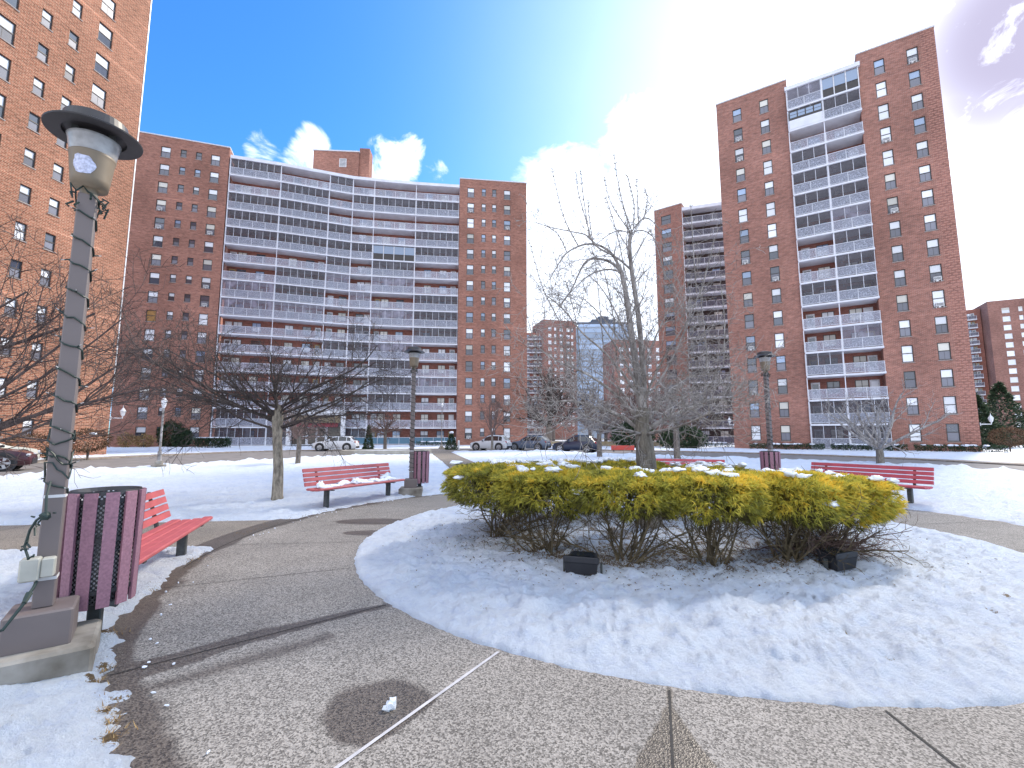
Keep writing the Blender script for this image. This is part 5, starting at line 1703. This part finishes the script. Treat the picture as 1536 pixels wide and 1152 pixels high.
def make_tree(spec, n0, trunk_h, r0, L0, els, rg, spread=1.0):
    tr = MB(); cr = MB()
    tr.tube([(0, 0, -.15), (0, 0, .12), (.02, 0, trunk_h * .6), (0, .02, trunk_h)], [r0 * 1.5, r0 * 1.1, r0, r0 * .9], 9, cap=False)
    for k in range(n0):
        a = 2 * math.pi * k / n0 + rg.uniform(-.3, .3); el = R(rg.uniform(*els))
        d = Vector((math.cos(a) * math.cos(el) * spread, math.sin(a) * math.cos(el) * spread, math.sin(el))).normalized()
        grow(cr, Vector((0, 0, trunk_h * rg.uniform(.78, 1.0))), d, L0 * rg.uniform(.8, 1.15), r0 * .5, 0, spec, rg)
    return tr, cr


def tree_at(name, x, y, rz, label, tr, cr, bm, tm, sc=1.0, group=None):
    t = empty(name, (x, y, 0), rz, label, "tree", group)
    finish_tree(t, tr, cr, bm, tm)
    t.scale = (sc, sc, sc)
    return t


mk = lambda a, b, c, d_, w_=.12, tr_=.05: [dict(seg=6, wob=w_, trop=tr_, n=a, ang=(20, 50), lr=.5, rr=.5, **{'from': .2}), dict(seg=4, wob=w_ * 1.3, trop=tr_ * .6, n=b, ang=(22, 55), lr=.5, rr=.55, rmin=.008, **{'from': .2}),
                                         dict(seg=3, wob=w_ * 1.5, trop=0, n=c, ang=(25, 60), lr=.55, rr=.6, rmin=d_, **{'from': .2}), dict(seg=2, wob=.2, tip=.6)]
rg = random.Random(51)
tr, cr = make_tree(mk((5, 7), (4, 6), (3, 4), .006), 9, 1.0, .17, 3.4, (15, 72), rg)
tree_at("bare_tree", 20.2, 25.3, 0, "small bare tree with low forking limbs behind the right hand bench", tr, cr, 'bark_grey', 'twig_grey', 1.05)
rg = random.Random(52)
tr, cr = make_tree(mk((6, 8), (5, 7), (3, 4), .007), 12, 1.75, .13, 1.5, (5, 60), rg)
a1 = tree_at("bare_tree", -11.75, 25.3, .4, "short pruned tree with a knobbly head in front of the white hatchback", tr, cr, 'bark_dark', 'twig_red', .95, "small pruned trees on the lawn")
a2 = copy_tree(a1, (-12.6, 45.6, 0), 2.2); a2.scale = (1.25, 1.25, 1.15); a2["label"] = "pruned round headed tree beside the planter, left of the middle lamp post"
a3 = copy_tree(a1, (6.35, 33.4, 0), 4.0); a3.scale = (1.35, 1.35, 1.2); a3["label"] = "pruned pale tree on the lawn right of the navy car"
a4 = copy_tree(a1, (10.9, 30.4, 0), 1.1); a4.scale = (1.5, 1.5, 1.55); a4["label"] = "pruned tree with a bare upright trunk, right of the central tree"
for a_ in (a3, a4):
    for c_ in [x for x in COL.objects if x.parent == a_ and x.name.startswith("crown")]:
        c_.data = c_.data.copy(); c_.data.materials[0] = M['twig_pale']
rg = random.Random(53)
tr, cr = make_tree(mk((6, 8), (5, 6), (3, 4), .010, .1, .10), 9, 1.6, .12, 3.6, (48, 82), rg)
b1 = tree_at("bare_tree", -2.05, 47.0, 0, "reddish twiggy young tree standing in front of the silver crossover", tr, cr, 'bark_grey', 'twig_red', 1.0)
rg = random.Random(54)
tr, cr = make_tree(mk((7, 9), (5, 7), (4, 5), .018, .12, .06), 11, 2.6, .34, 6.2, (15, 80), rg)
c1 = tree_at("bare_tree", 6.0, 75, 0, "big dark old tree beside the right corner of the wide block", tr, cr, 'bark_dark', 'twig_dark', 1.35, "bare trees beyond the parked cars")
for (x, y, rz, s_, mt, lb) in ((15, 88, 1.2, 1.1, 'twig_mid', "pale bare tree behind the dark old tree beyond the parked cars"), (21, 78, 2.6, 1.05, 'twig_red', "reddish bare tree before the block half hidden by the tower"),
                               (13.5, 66, 3.9, .72, 'twig_mid', "lower whitish bare tree behind the navy car and low wall"), (18.5, 62, 5.0, .8, 'twig_red', "reddish low bare tree straight behind the central trunk"),
                               (28, 70, .6, .75, 'twig_mid', "pale bare tree at the foot of the half hidden block"), (9, 100, 5.6, 1.2, 'twig_red', "farthest reddish bare tree in the gap between the blocks")):
    c_ = copy_tree(c1, (x, y, 0), rz); c_.scale = (s_, s_, s_); c_["label"] = lb
    for q_ in [o_ for o_ in COL.objects if o_.parent == c_ and o_.name.startswith("crown")]:
        q_.data = q_.data.copy(); q_.data.materials[0] = M[mt]
c_ = copy_tree(b1, (55.5, 57, 0), 2.0); c_.scale = (1.0, 1.0, .9); c_["label"] = "greyish bare tree before the pines at the far right"


# ------------------------------------------------------------------ evergreens and shrubs
def leaf_cloud(mb, tint, n, pick, size, rg, flat=.4, tfun=None, up=0.0):
    """many small leaf faces spread through a volume"""
    for _ in range(n):
        c, out = pick(rg)
        d = (out + Vector((rg.gauss(0, .6), rg.gauss(0, .6), rg.gauss(0, .6) + up))).normalized()
        o = rot_dir(d, R(90), rg.uniform(0, 6.28)); s = size * rg.uniform(.6, 1.4)
        i = len(mb.v)
        for q in (c - o * s * flat * .5, c + d * s * .5 + o * s * flat * .4, c + d * s, c + d * s * .5 - o * s * flat * .6): mb.v.append(tuple(q))
        mb.f.append((i, i + 1, i + 2, i + 3)); mb.m.append(0)
        tv = rg.random() if tfun is None else tfun(c, rg)
        tint.extend([tv] * 4)


def ball_pick(rx, ry, rz, cz, inner=.55):
    def f(rg):
        d = Vector((rg.gauss(0, 1), rg.gauss(0, 1), rg.gauss(0, 1))).normalized()
        b_ = 1 + .18 * mn.noise(d * 2.2)
        k = (inner + (1 - inner) * rg.random() ** .5) * b_
        return Vector((d.x * rx * k, d.y * ry * k, cz + d.z * rz * k)), d
    return f


def cone_pick(r, h, z0):
    def f(rg):
        u = rg.random() ** 1.5; a = rg.uniform(0, 6.28)
        lay = .75 + .25 * abs(math.sin(u * 22))
        rr = r * (1 - u) * lay * (.4 + .6 * rg.random() ** .5)
        return Vector((math.cos(a) * rr, math.sin(a) * rr, z0 + h * u)), Vector((math.cos(a), math.sin(a), .1))
    return f


def shrub(name, x, y, label, cat, pick, n, size, mt='evergreen', stem=.3, snow=None, group=None, seed=1, flat=.4):
    rg = random.Random(seed)
    t = empty(name, (x, y, 0), 0, label, cat, group)
    mb = MB(); tint = []
    leaf_cloud(mb, tint, n, pick, size, rg, flat); mb.col = tint
    mb.build("foliage", M[mt], t)
    mb = MB()
    for k in range(5):
        a = k * 1.26
        mb.tube([(0, 0, -.1), (.06 * math.cos(a), .06 * math.sin(a), stem), (.3 * math.cos(a) * stem, .3 * math.sin(a) * stem, stem * 1.9)], [.04, .03, .015], 4)
    mb.build("stems", M['bark_dark'], t)
    if snow:
        mb = MB()
        for k, (sx, sy, sz, a, b_, h) in enumerate(snow): mb.lump((sx, sy, sz), a, b_, h, k + seed, 10, .6)
        tag(mb.build("snow_cap", M['lump_snow'], t, smooth=True), kind="stuff")
    return t


shrub("round_bush", -28.2, 30.6, "brown clipped round bush at the lower corner of the sunlit left block", "bush", ball_pick(1.15, 1.0, .72, 1.25, .7), 2600, .14, 'brownleaf', .5, [(.6, -.4, 1.7, .3, .2, .08)], seed=2, flat=.3)
shrub("round_bush", -32.0, 30.5, "second brown bush, left of the clipped one and behind the lamp post", "bush", ball_pick(1.3, 1.0, .8, .95, .6), 1800, .16, 'brownleaf', .4, seed=3, flat=.3)
shrub("low_bush", -28.6, 29.0, "small green bush with a dab of snow beneath the brown round bush", "bush", ball_pick(.7, .5, .35, .3), 700, .14, 'evergreen', .1, [(.1, -.2, .6, .4, .25, .07)], seed=4)
shrub("evergreen_bush", -46.5, 62.6, "dark green upright evergreen against the left end of the wide block", "bush", ball_pick(1.7, 1.3, 1.75, 1.7), 3600, .3, 'evergreen', .5, seed=5)
shrub("evergreen_bush", -44.6, 61.9, "smaller dark evergreen joined to the upright one at the wide block", "bush", ball_pick(1.1, 1.0, 1.3, 1.2), 1800, .3, 'evergreen', .5, seed=6)
shrub("pale_bush", -50.0, 59.4, "thin pale bush at the foot of the wide block, far left", "bush", ball_pick(.9, .8, .9, 1.0, .3), 500, .25, 'dry', .5, seed=7)
shrub("pale_bush", -47.3, 59.0, "thin yellowish bush left of the upright evergreen at the wide block", "bush", ball_pick(1.2, .8, .8, .9, .3), 700, .25, 'dry', .5, seed=8)
hz = lambda L, W, H_: (lambda rg: (Vector((rg.uniform(-L, L), rg.uniform(-W, W), H_ * (rg.random() ** .7))), Vector((0, rg.choice([-1, 1]), .6))))
t = shrub("clipped_hedge", -37.6, 57.6, "short clipped dark hedge with snow on top by the wide block", "hedge", hz(2.0, .8, 1.25), 3000, .22, 'evergreen', .3, [(-1.4 + .7 * k, 0, 1.3, .5, .6, .1) for k in range(5)], seed=9)
t.rotation_euler.z = R(15)
shrub("cone_conifer", -16.0, 51.2, "slim dark cone shaped conifer right of the entrance", "conifer", cone_pick(.6, 2.6, .1), 1500, .2, 'evergreen', .3, seed=10)
shrub("small_conifer", -6.9, 52.2, "small bushy conifer with a snowy tip beside the white bollard", "conifer", cone_pick(.75, 1.9, .0), 1200, .2, 'evergreen', .3, [(0, 0, 1.9, .3, .3, .15)], seed=11)
for (x0, y0, x1, y1, nn, lb) in ((27.2, 52.6, 33.2, 48.8, 3000, "low dark hedge topped with snow under the left windows of the tower"), (33.6, 48.4, 38.8, 45.1, 2600, "low snowy hedge under the tower's balconies"), (39.2, 44.8, 44.6, 41.4, 2600, "low dark hedge under the right windows of the tower"), (-14.2, 68.2, -8.6, 69.5, 1800, "low dark hedge before the teal fence of the wide block"), (23.0, 62.5, 28.2, 58.5, 1500, "low dark hedge at the foot of the half hidden block")):
    L = math.hypot(x1 - x0, y1 - y0) / 2
    t = shrub("low_hedge", (x0 + x1) / 2, (y0 + y1) / 2, lb, "hedge", hz(L, .5, .65), nn, .17, 'evergreen', .2, [(-L + .5 + .62 * k + rnd.uniform(-.2, .2), rnd.uniform(-.4, .1), .66, rnd.uniform(.2, .45), .3, .09) for k in range(int(L * 3)) if rnd.random() < .8], "low hedges along the buildings", seed=int(x0 + 90))
    t.rotation_euler.z = math.atan2(y1 - y0, x1 - x0)
shrub("pine_tree", 57.5, 56.5, "dark layered pine at the right edge behind the round bush", "pine", cone_pick(3.4, 6.2, .4), 5200, .5, 'evergreen', 1.0, seed=12, flat=.25)
shrub("pine_tree", 64.5, 60.0, "taller dark pine cut by the right edge of the frame", "pine", cone_pick(4.2, 8.0, .4), 5200, .5, 'evergreen', 1.0, seed=13, flat=.25)
shrub("round_bush", 46.6, 43.0, "grey brown clipped ball bush on a short stem right of the tower", "bush", ball_pick(1.45, 1.2, .85, 1.45, .7), 3200, .16, 'brownleaf', .6, seed=14, flat=.3)
shrub("yew_bush", 15.5, 59.0, "dark spreading evergreen behind the drive, left of the central trunk", "bush", ball_pick(2.6, 2.0, 1.7, 1.6), 4200, .35, 'evergreen', .6, seed=15)
shrub("yew_bush", 21.0, 56.5, "dark spreading evergreen behind the drive, right of the central trunk", "bush", ball_pick(2.8, 1.8, 1.4, 1.2), 4200, .35, 'evergreen', .6, seed=16)

# ------------------------------------------------------------------ the golden hedge ring, shrub by shrub
GH = "golden thread cypress shrubs of the hedge ring"


def golden(x, y, rx, ry, label, seed, n, gold, ztop=1.13, zbot=.56):
    rg = random.Random(seed)
    t = empty("golden_cypress", (x, y, .05), 0, label, "shrub", GH)
    mb = MB(); tint = []
    off = Vector((seed * 3.7, seed * 1.3, 0))

    def shape(rg, deep=1.0):
        a = rg.uniform(0, 6.28); v = rg.random()
        k = 1 + .16 * mn.noise(Vector((math.cos(a) * 1.8, math.sin(a) * 1.8, 0)) + off)
        if rg.random() < .42:       # top, nearly flat
            rr = math.sqrt(rg.random()); z = ztop - .05 - .10 * rr ** 3 + .05 * mn.noise(Vector((rr * math.cos(a) * 3, rr * math.sin(a) * 3, 3)) + off)
            return Vector((rx * k * rr * math.cos(a), ry * k * rr * math.sin(a), z)), Vector((math.cos(a) * .5, math.sin(a) * .5, .55))
        prof = math.sin(math.pi * (.16 + .70 * v)) ** .6        # bulging skirt
        zb = zbot + .16 * mn.noise(Vector((math.cos(a) * 2.6, math.sin(a) * 2.6, 7)) + off)
        rr = prof * deep * rg.uniform(.82, 1.04)
        return Vector((rx * k * rr * math.cos(a), ry * k * rr * math.sin(a), zb + (ztop - .06 - zb) * v)), Vector((math.cos(a), math.sin(a), -.10 + .3 * v))
    for i in range(int(n * 2.3)):
        c, out = shape(rg, 1.0 if rg.random() < .72 else rg.uniform(.4, .9))
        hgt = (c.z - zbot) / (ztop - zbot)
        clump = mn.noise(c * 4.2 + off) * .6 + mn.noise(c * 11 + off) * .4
        tv0 = gold - .06 + .34 * (hgt - .5) + clump * .8 - (.3 if math.hypot(c.x / rx, c.y / ry) < .72 and hgt < .8 else 0)  # tone drops low down and inside the shrub, plus noise
        d0 = (out + Vector((rg.gauss(0, .45), rg.gauss(0, .45), rg.gauss(0, .35)))).normalized()
        for b_ in range(5):        # a drooping fan of thin threads
            d = (d0 + Vector((rg.gauss(0, .38), rg.gauss(0, .38), rg.gauss(0, .32)))).normalized()
            L = rg.uniform(.035, .10); wd = rg.uniform(.003, .0062)
            o = rot_dir(d, R(90), rg.uniform(0, 6.28)) * wd
            mid = c + d * L * .55; tip = c + d * L + Vector((0, 0, -.02))
            i0 = len(mb.v)
            for q in (c - o, c + o, mid + o * .9, tip, mid - o * .9): mb.v.append(tuple(q))
            mb.f.append((i0, i0 + 1, i0 + 2, i0 + 3, i0 + 4)); mb.m.append(0)
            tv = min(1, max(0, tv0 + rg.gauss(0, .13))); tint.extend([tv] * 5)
    mb.col = tint
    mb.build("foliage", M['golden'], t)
    mb = MB()
    sp = [dict(seg=5, wob=.16, trop=.05, n=(4, 6), ang=(18, 50), lr=.55, rr=.6, rmin=.005, **{'from': .2}), dict(seg=4, wob=.22, trop=.0, n=(2, 4), ang=(25, 60), lr=.6, rr=.65, rmin=.0035, **{'from': .2}), dict(seg=3, wob=.25, trop=-.03, tip=.6)]
    for k in range(19):
        a = rg.uniform(0, 6.28); el = R(rg.uniform(24, 82))
        d = Vector((math.cos(a) * math.cos(el), math.sin(a) * math.cos(el), math.sin(el)))
        grow(mb, Vector((rg.gauss(0, .07), rg.gauss(0, .05), -.06)), d, rg.uniform(.7, 1.0), rg.uniform(.008, .02), 0, sp, rg)
    mb.build("stems", M['hedge_stem'], t)
    mb = MB()
    for k in range(rg.randint(6, 10) + (18 if y > 8 else 0)):
        a = rg.uniform(0, 6.28); rr = math.sqrt(rg.random()) * .85
        mb.lump((rx * rr * math.cos(a), ry * rr * math.sin(a), ztop - .005 + rg.uniform(-.03, .02)), rg.uniform(.025, .10), rg.uniform(.025, .08), rg.uniform(.015, .04), seed * 9 + k, 12, 1.2, freq=2.8)
    for k in range(3):
        a = rg.uniform(0, 6.28)
        mb.lump((rx * .95 * math.cos(a), ry * .95 * math.sin(a), rg.uniform(.75, 1.0)), rg.uniform(.04, .08), rg.uniform(.04, .08), rg.uniform(.02, .04), seed * 9 + k + 40, 12, .9, freq=2.4)
    tag(mb.build("snow_cap", M['lump_snow'], t, smooth=True), kind="stuff")
    return t


golden(-.22, 7.12, .80, .78, "greenest golden cypress at the left end of the hedge ring", 1, 2600, .48, zbot=.54)
golden(.47, 6.18, .74, .62, "golden cypress of the front hedge, second from the left end", 2, 2600, .52, zbot=.58)
golden(1.42, 5.80, .72, .58, "golden cypress directly behind the left floodlight", 3, 2600, .58, zbot=.62)
golden(2.42, 5.74, .70, .58, "middle golden cypress of the front hedge, with clearly open stems", 4, 2600, .62, zbot=.60)
golden(3.42, 5.83, .74, .62, "golden cypress left of the half hidden right floodlight", 5, 2600, .68, ztop=1.10, zbot=.52)
golden(4.26, 6.32, .78, .72, "yellowest golden cypress, swelling at the right end of the hedge", 6, 3400, .74, ztop=1.03, zbot=.46)
golden(4.75, 7.75, .78, .74, "golden cypress at the right rear of the ring, near the right bench", 7, 1900, .62, ztop=.90, zbot=.45)
golden(3.75, 8.85, .76, .62, "rear golden cypress right of the central tree trunk", 8, 1500, .55, ztop=1.0)
golden(2.35, 9.25, .76, .58, "rear golden cypress straight behind the central tree trunk", 9, 1500, .5, ztop=1.06)
golden(1.05, 8.95, .76, .62, "rear golden cypress left of the central tree trunk", 10, 1500, .46, ztop=1.06)
golden(.05, 8.25, .76, .66, "snowy golden cypress at the left rear of the ring", 11, 1500, .44, ztop=1.08)

# dead brown twigs under the right shrubs
rg = random.Random(77)
mb = MB()
sp = [dict(seg=5, wob=.22, trop=-.06, n=(4, 6), ang=(20, 55), lr=.6, rr=.6, rmin=.004, **{'from': .15}), dict(seg=4, wob=.28, trop=-.04, n=(2, 4), ang=(25, 60), lr=.6, rr=.65, rmin=.003, **{'from': .1}), dict(seg=3, wob=.3, tip=.6)]
for k in range(44):
    a = rg.uniform(-2.9, .6); d = Vector((math.cos(a), math.sin(a), rg.uniform(.1, .7))).normalized()
    grow(mb, Vector((3.95 + rg.gauss(0, .22), 6.25 + rg.gauss(0, .15), .1)), d, rg.uniform(.5, .85), rg.uniform(.008, .014), 0, sp, rg)
tag(mb.build("dead_branches", M['twig_red']), "tangle of dead brown branches low under the right end of the hedge", "branches")
# litter of needles, leaves and twigs beneath the hedge, and grass at the snow's edge
mb = MB(); tint = []; lp_ = []
for k in range(17000):
    a = rg.uniform(0, 6.28); q = abs(rg.gauss(.80, .20))
    x, y = 2.3 + 3.2 * q * math.cos(a), 7.35 + 2.2 * q * math.sin(a)
    if math.hypot(x - CX, y - CY) > 4.4: continue
    if mn.noise(Vector((x * 1.7, y * 1.7, 8))) + rg.uniform(-.5, .5) < -.2: continue
    lp_.append((x, y))
lz_, _b = snow_field(np.array(lp_))
for (x, y), z in zip(lp_, lz_):
    s = rg.uniform(.006, .024); an = rg.uniform(0, 6.28)
    u = Vector((math.cos(an), math.sin(an), rg.uniform(-.3, .5))) * s; v_ = Vector((-math.sin(an), math.cos(an), rg.uniform(-.2, .2))) * s * .4
    c = Vector((x, y, z + .006)); i = len(mb.v)
    for p_ in (c - u, c - v_, c + u, c + v_): mb.v.append(tuple(p_))
    mb.f.append((i, i + 1, i + 2, i + 3)); mb.m.append(0); tint.extend([rg.random() ** 1.4] * 4)
mb.col = tint
tag(mb.build("leaf_litter", M['brownleaf']), "brown needles and dead leaves strewn on the snow under the hedge", "leaf litter", kind="stuff")
mb = MB(); tint = []
spots = [(-3.2, 3.83, .11), (-2.78, 3.28, .05), (-2.7, 3.12, .06), (-2.36, 2.82, .07), (-2.24, 2.71, .05), (-2.12, 2.58, .07), (-4.1, 6.05, .12), (5.5, 5.05, .10), (4.75, 4.57, .06)]
for k in range(1500):
    if k < 500:
        bx, by, br = rg.choice(spots); x, y = rg.gauss(bx, br * .6), rg.gauss(by, br * .6)
    else:
        a = R(rg.uniform(95, 235)) if rg.random() < .8 else R(rg.uniform(-30, 60)); r = RO + abs(rg.gauss(.0, .10)) + .03
        x, y = CX + r * math.cos(a), CY + r * math.sin(a)
        if mn.noise(Vector((x * 1.1, y * 1.1, 3.1))) + rg.uniform(-.25, .25) < .12: continue
    z = .015
    an = rg.uniform(0, 6.28); h = rg.uniform(.008, .03); l = rg.uniform(.02, .06)
    d = Vector((math.cos(an) * l, math.sin(an) * l, h)); w_ = Vector((-math.sin(an), math.cos(an), 0)) * .003
    c = Vector((x, y, z)); i = len(mb.v)
    for p_ in (c - w_, c + w_, c + d): mb.v.append(tuple(p_))
    mb.f.append((i, i + 1, i + 2)); mb.m.append(0); tint.extend([rg.random()] * 3)
mb.col = tint
tag(mb.build("dry_grass", M['dry']), "straw coloured grass blades poking through the snow along the path edge", "grass", kind="stuff")
# crumbs of snow along the path edges
mb = MB()
for k in range(36):
    a = R(rg.uniform(120, 240)); r = RO - .12 - abs(rg.gauss(0, .08))
    mb.lump((CX + r * math.cos(a), CY + r * math.sin(a), .012), rg.uniform(.004, .018), rg.uniform(.004, .016), rg.uniform(.004, .012), k, 6, .5)
tag(mb.build("snow_crumbs", M['lump_snow']), "crumbs of snow scattered along the edge of the ring path", "snow", kind="stuff")
